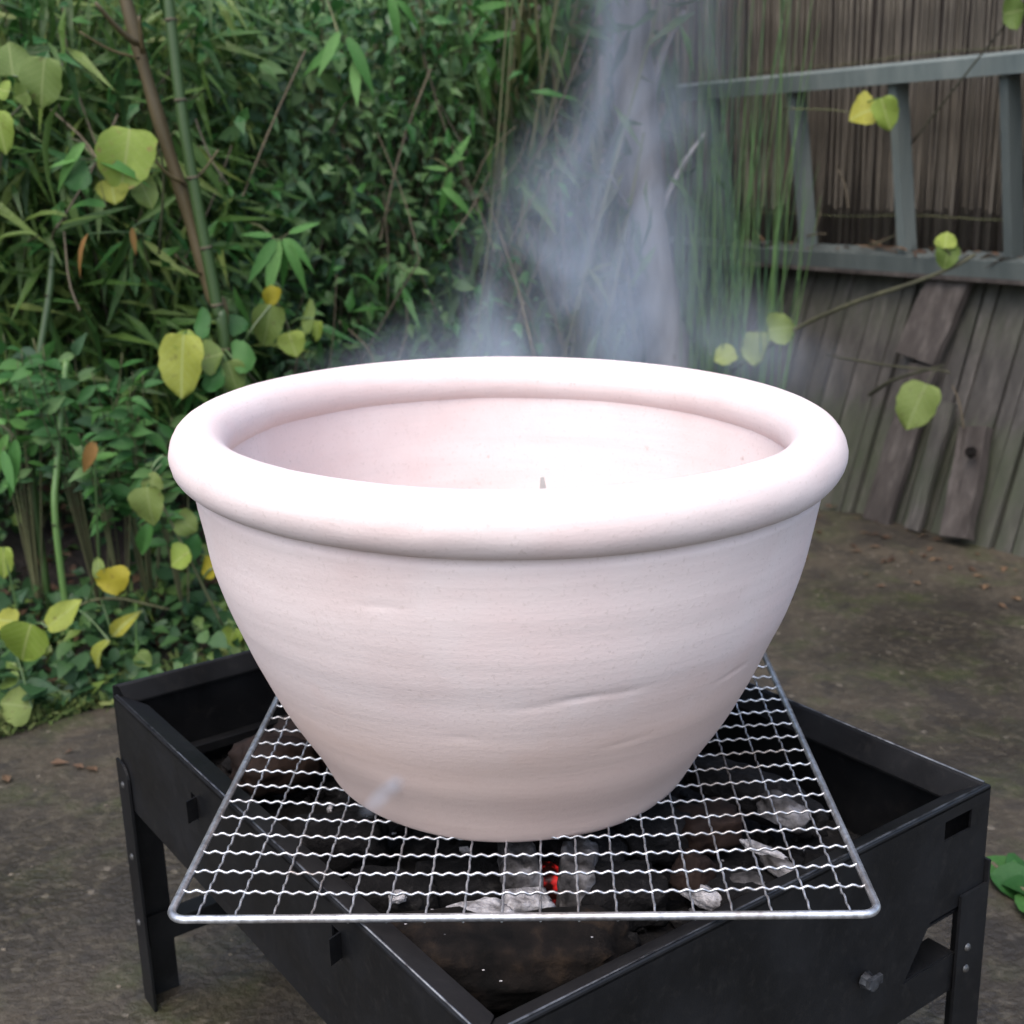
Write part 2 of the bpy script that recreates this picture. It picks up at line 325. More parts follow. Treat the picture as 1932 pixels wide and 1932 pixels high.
M['pink_leaf'] = mat_leaf('blotched_yellow_leaf', [(0.0, (0.24, 0.33, 0.06)), (1.0, (0.27, 0.36, 0.07))], 0.45, 0.3, spots=(0.33, 0.13, 0.10), vein=(0.33, 0.38, 0.13))
M['gold_leaf'] = mat_leaf('golden_leaf', [(0.0, (0.30, 0.27, 0.02)), (1.0, (0.35, 0.29, 0.03))], 0.5, 0.3, spots=(0.16, 0.10, 0.02))
M['orange_leaf'] = mat_leaf('orange_brown_leaf', [(0.0, (0.20, 0.105, 0.028)), (1.0, (0.26, 0.15, 0.045))], 0.6, 0.2)
M['dead_leaf'] = mat_leaf('dead_brown_leaf', [(0.0, (0.045, 0.025, 0.015)), (0.5, (0.085, 0.05, 0.03)), (1.0, (0.14, 0.09, 0.05))], 0.7, 0.1)
M['ivy_leaf'] = mat_leaf('ground_ivy_leaf', [(0.0, (0.020, 0.054, 0.022)), (0.5, (0.036, 0.088, 0.034)), (0.85, (0.058, 0.120, 0.036)), (1.0, (0.12, 0.175, 0.04))], 0.33)
M['moss'] = mat_leaf('moss_tuft', [(0.0, (0.045, 0.075, 0.018)), (0.5, (0.085, 0.12, 0.03)), (1.0, (0.13, 0.155, 0.05))], 0.8, 0.15)
M['thicket'] = mat_leaf('thicket_leaf', [(0.0, (0.022, 0.052, 0.016)), (0.4, (0.036, 0.082, 0.022)), (0.8, (0.058, 0.115, 0.030)), (1.0, (0.10, 0.105, 0.045))], 0.5, 0.35)

# ------------------------------------------------------------------ the setting: soil, slab, added sky-blocking bank
def grid(nx, ny, fn):
    V = [fn(i / nx, j / ny) for j in range(ny + 1) for i in range(nx + 1)]
    F = [(j * (nx + 1) + i, j * (nx + 1) + i + 1, (j + 1) * (nx + 1) + i + 1, (j + 1) * (nx + 1) + i) for j in range(ny) for i in range(nx)]
    return V, F
def structure(o): o['kind'] = 'structure'; return o
def ground_fn(u, v):
    x, y = (u - 0.5), (v - 0.5)
    x = math.copysign(abs(2 * x) ** 3 * 60, x); y = math.copysign(abs(2 * y) ** 3 * 60, y)
    return Vector((x, y + 1, -0.03))
structure(obj('garden_ground', grid(60, 60, ground_fn), M['soil'], smooth=True))
CORNER = EDGE0 + EDGE_U * 1.13
def slab_body():
    # top outline: back-left edge along EDGE_U, right edge along the fence foot; slightly crumbled edges
    rnd = random.Random(3); pts = []
    a, b = EDGE0 - EDGE_U * 4.0, CORNER
    n = 160
    for i in range(n + 1):
        p = a.lerp(b, i / n); pts.append(p + EDGE_N * (mnoise.noise(Vector((i * 0.35, 0, 0))) * 0.008 + 0.004 * rnd.uniform(-1, 1)))
    f0 = CORNER + F_D * 0.005
    for i in range(1, 60):
        p = f0 + F_D * (i / 60 * 4.0); q = F_0 + F_D * (p - F_0).dot(F_D) + F_N * 0.015
        pts.append(Vector((q.x, q.y, 0)))
    pts += [Vector((3.4, -2.6, 0)), Vector((-1.0, -6.0, 0)), Vector((-5.0, -3.4, 0))]
    m = len(pts); V = [p.copy() for p in pts] + [p + Vector((0, 0, -0.07)) for p in pts]
    F = [tuple(range(m))] + [(i, i + m, (i + 1) % m + m, (i + 1) % m) for i in range(m)]
    # make sure the top faces up
    area = sum(pts[i].x * pts[(i + 1) % m].y - pts[(i + 1) % m].x * pts[i].y for i in range(m))
    if area < 0: F = [tuple(reversed(f)) for f in F]
    return V, F
structure(obj('patio_slab', slab_body(), M['slab']))
def bed_backdrop_fn(u, v):
    # bed soil, then an added unseen bank that blocks the sky behind
    s = -2.6 + 3.75 * u; e = 0.03 + 1.5 * v
    z = -0.025 + 0.06 * min(1, v * 6) + 1.5 * max(0, (v - 0.62) / 0.38) ** 0.8
    p = EDGE0 + EDGE_U * s + EDGE_N * e
    z += 0.035 * mnoise.noise(p * 6) + 0.02 * mnoise.noise(p * 17)
    if v < 0.02: z = -0.029
    # stay clear of the slab's fence side
    return Vector((p.x, p.y, z))
structure(obj('bed_and_backdrop', grid(90, 40, bed_backdrop_fn), M['soil'], smooth=True))
def bed_z(P):
    s = (P - EDGE0).dot(EDGE_U); e = (P - EDGE0).dot(EDGE_N)
    return bed_backdrop_fn((s + 2.6) / 3.75, max(0.02, min(1, (e - 0.03) / 1.5))).z

# ------------------------------------------------------------------ clay pot
POT = Vector((0.1187, 0.1323, GZ - 0.004)); TILT = Matrix.Rotation(0.0197, 4, 'X') @ Matrix.Rotation(0.025, 4, 'Y')
PM = Matrix.Translation(POT) @ TILT
pot = thing('clay_pot', 'large pale pinkish clay pot with thick rolled rim, standing on the wire grate', 'pot', POT)
def pchip(xs, ys, x):
    n = len(xs)
    h = [xs[i + 1] - xs[i] for i in range(n - 1)]; d = [(ys[i + 1] - ys[i]) / h[i] for i in range(n - 1)]
    mm = [d[0]] + [0 if d[i - 1] * d[i] <= 0 else 2 * d[i - 1] * d[i] / (d[i - 1] + d[i]) for i in range(1, n - 1)] + [d[-1]]
    for i in range(n - 1):
        if x <= xs[i + 1] or i == n - 2:
            t = (x - xs[i]) / h[i]
            return ((1 + 2 * t) * (1 - t) ** 2 * ys[i] + t * (1 - t) ** 2 * h[i] * mm[i] + t * t * (3 - 2 * t) * ys[i + 1] + t * t * (t - 1) * h[i] * mm[i + 1])
ZN, ZR, RA, RTU = 0.1534, 0.1632, 0.1412, 0.0128
hz = [0, 0.0046, 0.0153, 0.0384, 0.0690, 0.1074, 0.1534]; hr = [0.0885, 0.0911, 0.0965, 0.1098, 0.1238, 0.1376, 0.1455]
def pot_wob(a, z, r):
    p = Vector((math.cos(a) * 2.2, math.sin(a) * 2.2, z * 22))
    w = mnoise.noise(p) * 0.0006
    w += mnoise.noise(Vector((math.cos(a) * 1.1 + 5, math.sin(a) * 1.1, z * 75))) * 0.00030      # throwing rings
    return w
outer = [(0.0, 0.0), (0.05, 0.0), (0.0865, 0.0), (0.0882, 0.0010)]
NB = 150
for i in range(NB + 1):
    z = 0.0022 + (ZN + 0.006 - 0.0022) * i / NB; outer.append((pchip(hz, hr, min(z, ZN)) - 0.0019 * math.exp(-((z - 0.1502) / 0.0020) ** 2), z))
inner = []
for i in range(61):
    z = ZN + 0.006 - (ZN + 0.006 - 0.013) * i / 60
    inner.append((pchip(hz, hr, min(z, ZN)) - 0.013 + (0.0 if z > 0.02 else -0.006), z))
inner += [(0.05, 0.0115), (0.0, 0.0115)]
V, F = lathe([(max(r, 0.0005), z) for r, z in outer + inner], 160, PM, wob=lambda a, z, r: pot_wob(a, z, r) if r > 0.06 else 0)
# knife gouges and drag marks left in the wall by the potter
PMI = PM.inverted()
gouges = [(1095, 1318, 62, 0.0009), (1180, 1305, 42, 0.0006), (1385, 1268, 60, 0.0006), (868, 1392, 14, 0.0008), (740, 1165, 8, 0.0007), (1010, 1335, 50, 0.0004), (720, 1145, 55, 0.0004), (1180, 1400, 70, 0.0003)]
G = []
for gx, gy, gl, gd in gouges:
    d = ray(gx, gy); best = None
    for k in range(300):
        p = PMI @ (CAM + d * (0.35 + k * 0.001))
        if 0 < p.z < ZN and math.hypot(p.x, p.y) < pchip(hz, hr, p.z): best = p; break
    if best: G.append((math.atan2(best.y, best.x), best.z, gl / FPX * 0.5, gd))
V2 = []
for v in V:
    p = PMI @ v; a = math.atan2(p.y, p.x); r = math.hypot(p.x, p.y); dd = 0
    if p.y < 0 and r > 0.08:
        for ga, gz, gl, gd in G:
            da = (a - ga) * r; dz = (p.z - gz) - 0.10 * da
            dd += gd * math.exp(-(da / gl) ** 2 * 2.2 - (dz / 0.0016) ** 2)
    if dd > 0: p.x *= 1 - dd / r; p.y *= 1 - dd / r
    V2.append(PM @ p)
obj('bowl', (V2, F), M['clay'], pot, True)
ring = [(RA + RTU * math.cos(2 * math.pi * k / 40), ZR + RTU * math.sin(2 * math.pi * k / 40)) for k in range(40)]
def rim_wob(a, z, r):
    return 0.0008 * mnoise.noise(Vector((math.cos(a) * 3, math.sin(a) * 3, 2.0))) + 0.0003 * mnoise.noise(Vector((math.cos(a) * 25, math.sin(a) * 25, z * 150)))
obj('rim', lathe(ring, 160, PM, True, rim_wob), M['clay'], pot, True)

# a small clay cone that stands in the pot, its tip just visible over the front rim
cp = on_plane(1022, 900, Vector((0, POT.y + 0.03, 0)), Vector((0, 1, 0)))
hcone = cp.z - (GZ + 0.0085)
cone = obj('test_cone', lathe([(0.0002, 0), (0.011, 0), (0.0095, 0.002), (0.0065, hcone * 0.75), (0.0012, hcone), (0.0002, hcone)], 3,
           Matrix.Translation((cp.x, cp.y, GZ + 0.0085))), M['cone'], origin=(cp.x, cp.y, GZ + 0.0085))
tag(cone, 'small grey pointed cone standing inside the clay pot, tip showing over rim', 'cone')

# ------------------------------------------------------------------ wire grate
CELL = 0.015
def sag(x, y):
    d2 = ((x - POT.x) ** 2 + (y - POT.y) ** 2)
    w = max(0.0, 1 - abs(x - 0.1275) / 0.142) ** 0.6
    return -0.0052 * math.exp(-d2 / (2 * 0.105 ** 2)) * min(1, w * 1.6)
X0, X1, Y0, Y1 = -0.711 * CELL, (17 + 0.719) * CELL, -1.27 * CELL, (18 + 1.27) * CELL
grate = thing('wire_grate', 'rectangular crimped wire mesh grate laid askew across the black grill', 'grate', (0.1275, 0.13, GZ))
def rrect(x0, x1, y0, y1, r, n=7):
    out = []
    for cx, cy, a0 in ((x1 - r, y0 + r, -90), (x1 - r, y1 - r, 0), (x0 + r, y1 - r, 90), (x0 + r, y0 + r, 180)):
        for k in range(n + 1):
            a = math.radians(a0 + 90 * k / n); out.append(Vector((cx + r * math.cos(a), cy + r * math.sin(a), GZ)))
    return out
def closed_tube(pts, r, n=10):
    V, F = [], []; m = len(pts)
    for i, p in enumerate(pts):
        d = (pts[(i + 1) % m] - pts[i - 1]).normalized(); s = d.cross(Vector((0, 0, 1))).normalized()
        for k in range(n):
            a = 2 * math.pi * k / n; V.append(p + s * (math.cos(a) * r) + Vector((0, 0, math.sin(a) * r)))
    for i in range(m):
        for k in range(n):
            a, b = i * n + k, i * n + (k + 1) % n; c, d = ((i + 1) % m) * n + (k + 1) % n, ((i + 1) % m) * n + k
            F.append((a, b, c, d))
    return V, F
obj('frame', closed_tube(rrect(X0, X1, Y0, Y1, 0.007), 0.0017), M['steel'], grate, True)
WR = 0.00054
for i in range(18):
    x = i * CELL; n = 200; pts = []
    for k in range(n + 1):
        y = Y0 + (Y1 - Y0) * k / n; ph = (y / CELL) * math.pi * 4
        pts.append((x + 0.00015 * math.sin(k), y, GZ + sag(x, y) - 0.0004 - 0.00055 * math.sin(ph + math.pi * i)))
    obj('wire', tube(pts, WR, 5), M['steel'], grate, True)
for j in range(19):
    y = j * CELL; n = 220; pts = []
    for k in range(n + 1):
        x = X0 - 0.0012 + (X1 - X0 + 0.0024) * k / n; ph = (x / CELL) * math.pi * 5 + (0.4 if j % 2 else -0.3)
        pts.append((x, y, GZ + 0.0006 + sag(x, y) + 0.0006 * math.sin(ph)))
    obj('wire', tube(pts, WR * 1.12, 6), M['steel'], grate, True)

# ------------------------------------------------------------------ folding charcoal grill
RIMZ = GZ - 0.0032
gc = Vector((0.1185, 0.148, 0))
gl = Vector((math.cos(math.radians(-52.4)), math.sin(math.radians(-52.4)), 0))     # along the long sides (left corner -> front corner)
gs = Vector((math.cos(math.radians(37.4)), math.sin(math.radians(37.4)), 0))        # along the short ends (front corner -> right corner)
HL, HS, TH = 0.1840, 0.1445, 0.0011
grill = thing('charcoal_grill', 'black sheet steel folding charcoal grill on angle legs, set on the concrete', 'grill', (gc.x, gc.y, 0))
UZ = Vector((0, 0, 1))
def plate(P, ax, nin, us, depth, holes=(), th=TH):
    """upright sheet: P top start, ax along, nin inward normal; us = cut positions, depth(u) = height; holes = (u0,u1,v0,v1) in metres below the top"""
    cu = sorted(set([round(u, 5) for u in us] + [h[k] for h in holes for k in (0, 1)]))
    cv = sorted(set([0.0] + [h[k] for h in holes for k in (2, 3)] + [1.0]))
    vid = {}; V, F = [], []
    def vert(i, j, s):
        key = (i, j, s)
        if key not in vid:
            u = cu[i]; v = cv[j] if cv[j] < 0.999 else depth(u)
            vid[key] = len(V); V.append(P + ax * u - UZ * v + nin * (th * s))
        return vid[key]
    def solid(i, j):
        if not (0 <= i < len(cu) - 1 and 0 <= j < len(cv) - 1): return False
        um, vm = (cu[i] + cu[i + 1]) / 2, (cv[j] + (cv[j + 1] if cv[j + 1] < 0.999 else 0.05)) / 2
        return not any(h[0] < um < h[1] and h[2] < vm < h[3] for h in holes)
    for i in range(len(cu) - 1):
        for j in range(len(cv) - 1):
            if not solid(i, j): continue
            F.append((vert(i, j, 0), vert(i + 1, j, 0), vert(i + 1, j + 1, 0), vert(i, j + 1, 0)))
            F.append((vert(i, j, 1), vert(i, j + 1, 1), vert(i + 1, j + 1, 1), vert(i + 1, j, 1)))
            for di, dj, a, b in ((0, -1, (i, j), (i + 1, j)), (0, 1, (i + 1, j + 1), (i, j + 1)), (-1, 0, (i, j + 1), (i, j)), (1, 0, (i + 1, j), (i + 1, j + 1))):
                if not solid(i + di, j + dj):
                    F.append((vert(*a, 0), vert(*a, 1), vert(*b, 1), vert(*b, 0)))
    return V, F
def flange(P, ax, nin, L, w=0.0145, tilt=26, th=TH, c0=0.0, c1=0.0):
    """folded-in top edge: a small bend and a sloping strip"""
    prof = []
    R = 0.0016
    for k in range(5):
        a = math.radians(180 - (90 + tilt) * k / 4); prof.append((R + R * math.cos(a), R * math.sin(a)))
    a = math.radians(-tilt); prof.append((prof[-1][0] + w * math.cos(a), prof[-1][1] + w * math.sin(a)))
    V, F = [], []
    for s, inset in ((0, 0), (1, 0)):
        for (n_, z_) in prof:
            for u0 in (0, 1):
                u = (c0 * n_) if u0 == 0 else (L - c1 * n_)
                V.append(P + ax * u + nin * n_ + UZ * (z_ - (th if s else 0)))
    m = len(prof)
    for i in range(m - 1):
        F.append((2 * i, 2 * i + 1, 2 * i + 3, 2 * i + 2)); o = 2 * m
        F.append((o + 2 * i, o + 2 * i + 2, o + 2 * i + 3, o + 2 * i + 1))
    i = m - 1; o = 2 * m
    F.append((2 * i, 2 * i + 1, o + 2 * i + 1, o + 2 * i)); F.append((0, o, o + 1, 1))
    for e in (0, 1):
        for i in range(m - 1):
            q = (2 * i + e, 2 * i + 2 + e, o + 2 * i + 2 + e, o + 2 * i + e); F.append(q if e else tuple(reversed(q)))
    return V, F
cL = gc - gl * HL - gs * HS; cF = gc + gl * HL - gs * HS; cR = gc + gl * HL + gs * HS; cB = gc - gl * HL + gs * HS
for c_ in (cL, cF, cR, cB): c_.z = RIMZ - 0.0018
def side_u(px, py, P, ax, n): q = on_plane(px, py, P, n); return (q - P).dot(ax), (P.z - q.z)
u1, v1 = side_u(366, 1520, cL, gl, gs); u2, v2 = side_u(632, 1778, cL, gl, gs)
LD = 0.066
def sd_depth(u): return LD
def end_depth(u):
    k = min(u, 2 * HS - u); return 0.056 if k <= 0.040 else (0.088 if k >= 0.062 else 0.056 + 0.032 * (k - 0.040) / 0.022)
side_holes = ((u1 - 0.004, u1 + 0.004, v1 - 0.006, v1 + 0.007), (u2 - 0.004, u2 + 0.004, v2 - 0.006, v2 + 0.007))
g_side = obj('side_panel', join(plate(cL, gl, gs, (0.0015, 2 * HL - 0.0015), sd_depth, side_holes), flange(cL, gl, gs, 2 * HL, 0.0135, 24, c0=1, c1=1)), M['black'], grill)
P2 = cB; sh2 = tuple((a, b, c, d) for a, b, c, d in side_holes)
u5, v5 = side_u(1672, 1440, cB, gl, -gs)
obj('side_panel', join(plate(cB, gl, -gs, (0.0015, 2 * HL - 0.0015), sd_depth, ((u5 - 0.011, u5 + 0.011, v5 - 0.004, v5 + 0.004),)), flange(cB, gl, -gs, 2 * HL, 0.0125, 62, c0=1, c1=1)), M['black'], grill)
u3, v3 = side_u(283, 1302, cL, gs, gl); u4, v4 = side_u(1805, 1552, cF, gs, -gl)
ends = (0.0, 0.040, 0.062, 2 * HS - 0.062, 2 * HS - 0.040, 2 * HS)
obj('end_panel', join(plate(cL + UZ * 0.006, gs, gl, ends, end_depth, ((u3 - 0.011, u3 + 0.011, v3 + 0.002, v3 + 0.010),)), flange(cL + UZ * 0.006, gs, gl, 2 * HS, 0.010, 75, c0=1, c1=1)), M['black'], grill)
obj('end_panel', join(plate(cF, gs, -gl, ends, end_depth, ((u4 - 0.010, u4 + 0.010, v4 - 0.004, v4 + 0.006),)), flange(cF, gs, -gl, 2 * HS, 0.0145, 30, c0=1, c1=1)), M['black'], grill)
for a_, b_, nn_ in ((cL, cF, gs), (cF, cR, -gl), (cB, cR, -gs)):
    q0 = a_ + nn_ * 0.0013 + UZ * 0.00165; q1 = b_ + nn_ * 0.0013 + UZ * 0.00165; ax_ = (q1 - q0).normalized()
    obj('edge_highlight', tube([q0 + ax_ * 0.003, q0.lerp(q1, 0.5), q1 - ax_ * 0.003], 0.00055, 6), M['pale_metal'], grill, True)  # thin lighter strip on each fold, stands in for its highlight
# bent-out tabs at the side slots
for uu, vv in ((u1, v1), (u2, v2)):
    pp = cL + gl * (uu + 0.004) - UZ * (vv - 0.0005)
    obj('vent_tab', boxf(pp - gs * 0.003 + gl * 0.0005, (gl * 0.35 - gs).normalized(), gl, UZ, (0.007, 0.0008, 0.012)), M['black'], grill)
# floor of the fire box and its lower tray line
flo = 0.062
tray = obj('fire_tray', join(boxf(Vector((gc.x, gc.y, RIMZ - flo)), gl, gs, UZ, (2 * HL - 0.004, 2 * HS - 0.004, 0.0012)),
           boxf(Vector((gc.x, gc.y, RIMZ - flo - 0.014)), gl, gs, UZ, (2 * HL - 0.10, 2 * HS - 0.085, 0.026))), M['black'], grill)
obj('inner_ledge', join(boxf(cL + gl * 0.012 + gs * HS - UZ * 0.040, gs, gl, UZ, (2 * HS - 0.03, 0.016, 0.0012)),
           boxf(cL + gl * 0.0198 + gs * HS - UZ * 0.0375, gs, gl, UZ, (2 * HS - 0.03, 0.0012, 0.005))), M['black'], grill)
# legs: two angle-iron frames, one at each end
def leg_frame(axis_out, corner0, corner1, zbar, gusset):
    """corner0/1 = box corners of that end; axis_out points away from the box along gl"""
    cross = (corner1 - corner0).normalized()
    tops = []
    for cc, sgn in ((corner0, 1), (corner1, -1)):
        zt = RIMZ - 0.040
        base = Vector((cc.x, cc.y, 0)) - cross * (sgn * 0.0022)
        inward = -axis_out
        w1, w2, t_ = 0.017, 0.020, 0.0015
        # outer flange lies flat against the long side; rounded head
        prof = [(0.0, 0.0), (w1, 0.0), (w1, zt - 0.012)]
        for k in range(7):
            a = math.radians(90 * k / 6); prof.append((w1 - 0.010 + 0.010 * math.cos(a), zt - 0.010 + 0.010 * math.sin(a)))
        prof.append((0.0, zt))
        m = len(prof)
        V = [base + inward * (a - 0.002) + UZ * b for a, b in prof] + [base + inward * (a - 0.002) + UZ * b + cross * (sgn * t_) for a, b in prof]
        F = [tuple(range(m)), tuple(reversed(range(m, 2 * m)))] + [(i, (i + 1) % m, (i + 1) % m + m, i + m) for i in range(m)]
        B1 = (V, F)
        # second flange across the end
        B2 = boxf(base + inward * (-0.002 + t_ / 2) + cross * (sgn * (t_ + w2 / 2)) + UZ * (zt - 0.012) / 2, cross, inward, UZ, (w2, t_, zt - 0.012))
        # gusset
        q = base + inward * (-0.002) + cross * (sgn * (t_ + w2))
        gz = zt - 0.030
        tri = [q + UZ * (gz), q + UZ * (gz - 0.030), q + cross * (sgn * 0.016) + UZ * (gz - 0.004)]
        V3 = tri + [p + inward * t_ for p in tri]; F3 = [(0, 1, 2), (5, 4, 3), (0, 3, 4, 1), (1, 4, 5, 2), (2, 5, 3, 0)]
        leg = obj('leg', join(B1, B2, (V3, F3)) if gusset else join(B1, B2), M['black'], grill)
        for zz, off in ((zt - 0.014, 0.008), (zt - 0.060, 0.009), (zt - 0.105, 0.007)):
            c0 = base + inward * (off - 0.002) + UZ * zz - cross * (sgn * 0.0001)
            obj('rivet', lathe([(0.0001, 0.0012), (0.0015, 0.0010), (0.0024, 0.0)], 8, Matrix.Translation(c0) @ (-cross * sgn).to_track_quat('Z', 'Y').to_matrix().to_4x4()), M['rivet'], leg, True)
        for zz in (gz - 0.012, zbar):
            c0 = base - inward * 0.0021 + cross * (sgn * (t_ + w2 * 0.62)) + UZ * zz
            obj('rivet', lathe([(0.0001, 0.0012), (0.0015, 0.0010), (0.0022, 0.0)], 8, Matrix.Translation(c0) @ (-inward).to_track_quat('Z', 'Y').to_matrix().to_4x4()), M['rivet'], leg, True)
            c0 = base + inward * (t_ - 0.0019) + cross * (sgn * (t_ + w2 * 0.62)) + UZ * zz
            obj('rivet', lathe([(0.0001, 0.0012), (0.0015, 0.0010), (0.0022, 0.0)], 8, Matrix.Translation(c0) @ inward.to_track_quat('Z', 'Y').to_matrix().to_4x4()), M['rivet'], leg, True)
        tops.append(base)
    mid = (tops[0] + tops[1]) / 2; Lc = (tops[1] - tops[0]).length - 0.012
    inward = -axis_out
    obj('crossbar', join(boxf(mid + UZ * zbar + inward * 0.0012, cross, inward, UZ, (Lc, 0.0015, 0.020)), boxf(mid + UZ * (zbar + 0.0105) + inward * 0.0078, cross, inward, UZ, (Lc - 0.03, 0.0135, 0.0012))), M['black'], grill)
leg_frame(-gl, cL, cB, 0.046, True); leg_frame(gl, cF, cR, 0.108, False)
wn = on_plane(1632, 1848, cF - gl * -0.002, gl)
obj('wing_nut', join(lathe([(0.0001, 0.006), (0.003, 0.0055), (0.0042, 0)], 8, Matrix.Translation(wn) @ gl.to_track_quat('Z', 'Y').to_matrix().to_4x4()),
    boxf(wn + gl * 0.005 + UZ * 0.002, gs, gl, UZ, (0.009, 0.002, 0.004))), M['pale_metal'], grill)

# ash bed inside the fire box (uncountable crumbs)
def ash_fn(u, v):
    a, b = (u - 0.5) * (2 * HL - 0.012), (v - 0.5) * (2 * HS - 0.012)
    p = Vector((gc.x, gc.y, 0)) + gl * a + gs * b
    h = 0.006 + 0.010 * (1 - abs(2 * u - 1) ** 2) * (1 - abs(2 * v - 1) ** 2) + 0.004 * mnoise.noise(p * 55) + 0.003 * mnoise.noise(p * 130)
    p.z = RIMZ - flo + max(0.001, h); return p
ashbed = obj('ash_bed', grid(90, 70, ash_fn), M['ashbed'], smooth=True)
tag(ashbed, 'bed of dark ash and crumbs in the bottom of the grill', 'ash', kind='stuff')

# ------------------------------------------------------------------ charcoal lumps, each a thing
def lump(size, seed, blocky=0.5, n=4):
    import bmesh
    bm = bmesh.new(); bmesh.ops.create_icosphere(bm, subdivisions=n, radius=1)
    V = []
    for v in bm.verts:
        p = v.co.normalized()
        mx = max(abs(p.x), abs(p.y), abs(p.z)); q = p.lerp(p / mx * 0.85, blocky)
        k = 1 + 0.22 * mnoise.noise(p * 1.7 + Vector((seed * 7.1, 0, 0))) + 0.10 * mnoise.noise(p * 4.5 + Vector((0, seed * 3.3, 0))) + 0.06 * mnoise.noise(p * 11 + Vector((0, 0, seed)))
        q = q * k; V.append(Vector((q.x * size[0] / 2, q.y * size[1] / 2, q.z * size[2] / 2)))
    F = [tuple(v.index for v in f.verts) for f in bm.faces]; bm.free(); return V, F
def place_lump(name, label, cat, px, py, z, size, rot, mat, seed, group=None, blocky=0.5):
    P = on_z(px, py, z); R = Matrix.Rotation(math.radians(rot[2]), 4, 'Z') @ Matrix.Rotation(math.radians(rot[0]), 4, 'X') @ Matrix.Rotation(math.radians(rot[1]), 4, 'Y')
    V, F = lump(size, seed, blocky)
    o = obj(name, ([P + R @ v for v in V], F), mat, origin=P, smooth=True); tag(o, label, cat, group); return o, P
AZ = RIMZ - flo + 0.016
LG = 'charcoal lumps in the grill'
log, lp = place_lump('burnt_log', 'scorched brown and black log end lying at the front corner of the grill', 'log', 950, 1805, AZ + 0.018, (0.112, 0.044, 0.036), (0, 4, 8), M['burnt'], 3.0, None, 0.35)
place_lump('charcoal_lump', 'charcoal lump beside the scorched log, white ash crust on top', 'charcoal', 905, 1745, AZ + 0.026, (0.032, 0.022, 0.015), (10, 6, 20), M['ash'], 4.0, LG)
em, ep = place_lump('charcoal_lump', 'ash grey charcoal block with a glowing red hollow', 'charcoal', 1088, 1664, AZ + 0.014, (0.019, 0.036, 0.036), (0, 5, -4), M['ashchar'], 5.0, LG, 0.8)
place_lump('charcoal_lump', 'ash grey charcoal block facing the glowing hollow', 'charcoal', 983, 1658, AZ + 0.014, (0.021, 0.036, 0.034), (0, -6, 8), M['ashchar'], 6.0, LG, 0.8)
place_lump('charcoal_lump', 'small white ash covered lump in front of the glowing blocks', 'charcoal', 990, 1712, AZ + 0.016, (0.026, 0.016, 0.016), (0, 12, 25), M['ash'], 7.0, LG)
place_lump('charcoal_lump', 'brown half burnt lump with pale end under the right of the mesh', 'charcoal', 1308, 1648, AZ + 0.018, (0.020, 0.016, 0.020), (0, 30, 40), M['brownchar'], 8.0, LG)
place_lump('charcoal_lump', 'white ash sliver against the brown half burnt lump', 'charcoal', 1322, 1688, AZ + 0.012, (0.022, 0.009, 0.009), (0, 10, -38), M['ash'], 9.0, LG)
place_lump('charcoal_lump', 'ash grey flat lump next to the white sliver', 'charcoal', 1390, 1672, AZ + 0.010, (0.028, 0.014, 0.010), (0, 0, 10), M['ashchar'], 10.0, LG)
place_lump('charcoal_lump', 'long charcoal stick with ridged ash grey back beside the pot', 'charcoal', 1425, 1500, AZ + 0.018, (0.080, 0.024, 0.024), (0, 10, -30), M['char'], 11.0, LG, 0.3)
place_lump('charcoal_lump', 'pale ash grey stub at the end of the long charcoal stick', 'charcoal', 1478, 1530, AZ + 0.024, (0.028, 0.014, 0.014), (0, 12, -34), M['ashchar'], 12.0, LG, 0.4)
place_lump('charcoal_lump', 'forked pale ash twig lying over black lumps', 'charcoal', 1440, 1604, AZ + 0.018, (0.024, 0.005, 0.005), (0, 6, -32), M['ash'], 13.0, LG, 0.4)
place_lump('charcoal_lump', 'grey ash bar pointing away from the forked twig', 'charcoal', 1468, 1632, AZ + 0.014, (0.026, 0.009, 0.008), (0, 4, -62), M['ashchar'], 14.0, LG, 0.7)
place_lump('charcoal_lump', 'brown square half burnt lump near the long charcoal stick', 'charcoal', 1335, 1560, AZ + 0.014, (0.034, 0.028, 0.022), (4, 0, 20), M['brownchar'], 15.0, LG, 0.7)
place_lump('charcoal_lump', 'reddish brown charred lump left of the pot behind the mesh', 'charcoal', 520, 1440, AZ + 0.018, (0.050, 0.036, 0.032), (0, 8, 35), M['brownchar'], 16.0, LG, 0.5)
place_lump('charcoal_lump', 'dark brown charred lump against the foot of the pot', 'charcoal', 585, 1400, AZ + 0.020, (0.044, 0.034, 0.034), (0, -8, -10), M['brownchar'], 17.0, LG, 0.5)
place_lump('charcoal_lump', 'smooth black charcoal block under the left front of the mesh', 'charcoal', 640, 1590, AZ + 0.010, (0.052, 0.034, 0.028), (0, 0, 15), M['char'], 18.0, LG, 0.7)
place_lump('charcoal_lump', 'black charcoal block flecked with white on its corner', 'charcoal', 735, 1700, AZ + 0.010, (0.046, 0.026, 0.024), (0, 6, -12), M['char'], 19.0, LG, 0.7)
place_lump('charcoal_lump', 'tiny white ash fleck on the black charcoal block', 'charcoal', 750, 1692, AZ + 0.023, (0.008, 0.006, 0.005), (0, 0, 12), M['ash'], 20.0, LG, 0.4)
place_lump('charcoal_lump', 'flat dark charcoal slab between black block and glowing blocks', 'charcoal', 865, 1672, AZ + 0.006, (0.050, 0.034, 0.018), (0, 0, 6), M['char'], 21.0, LG, 0.8)
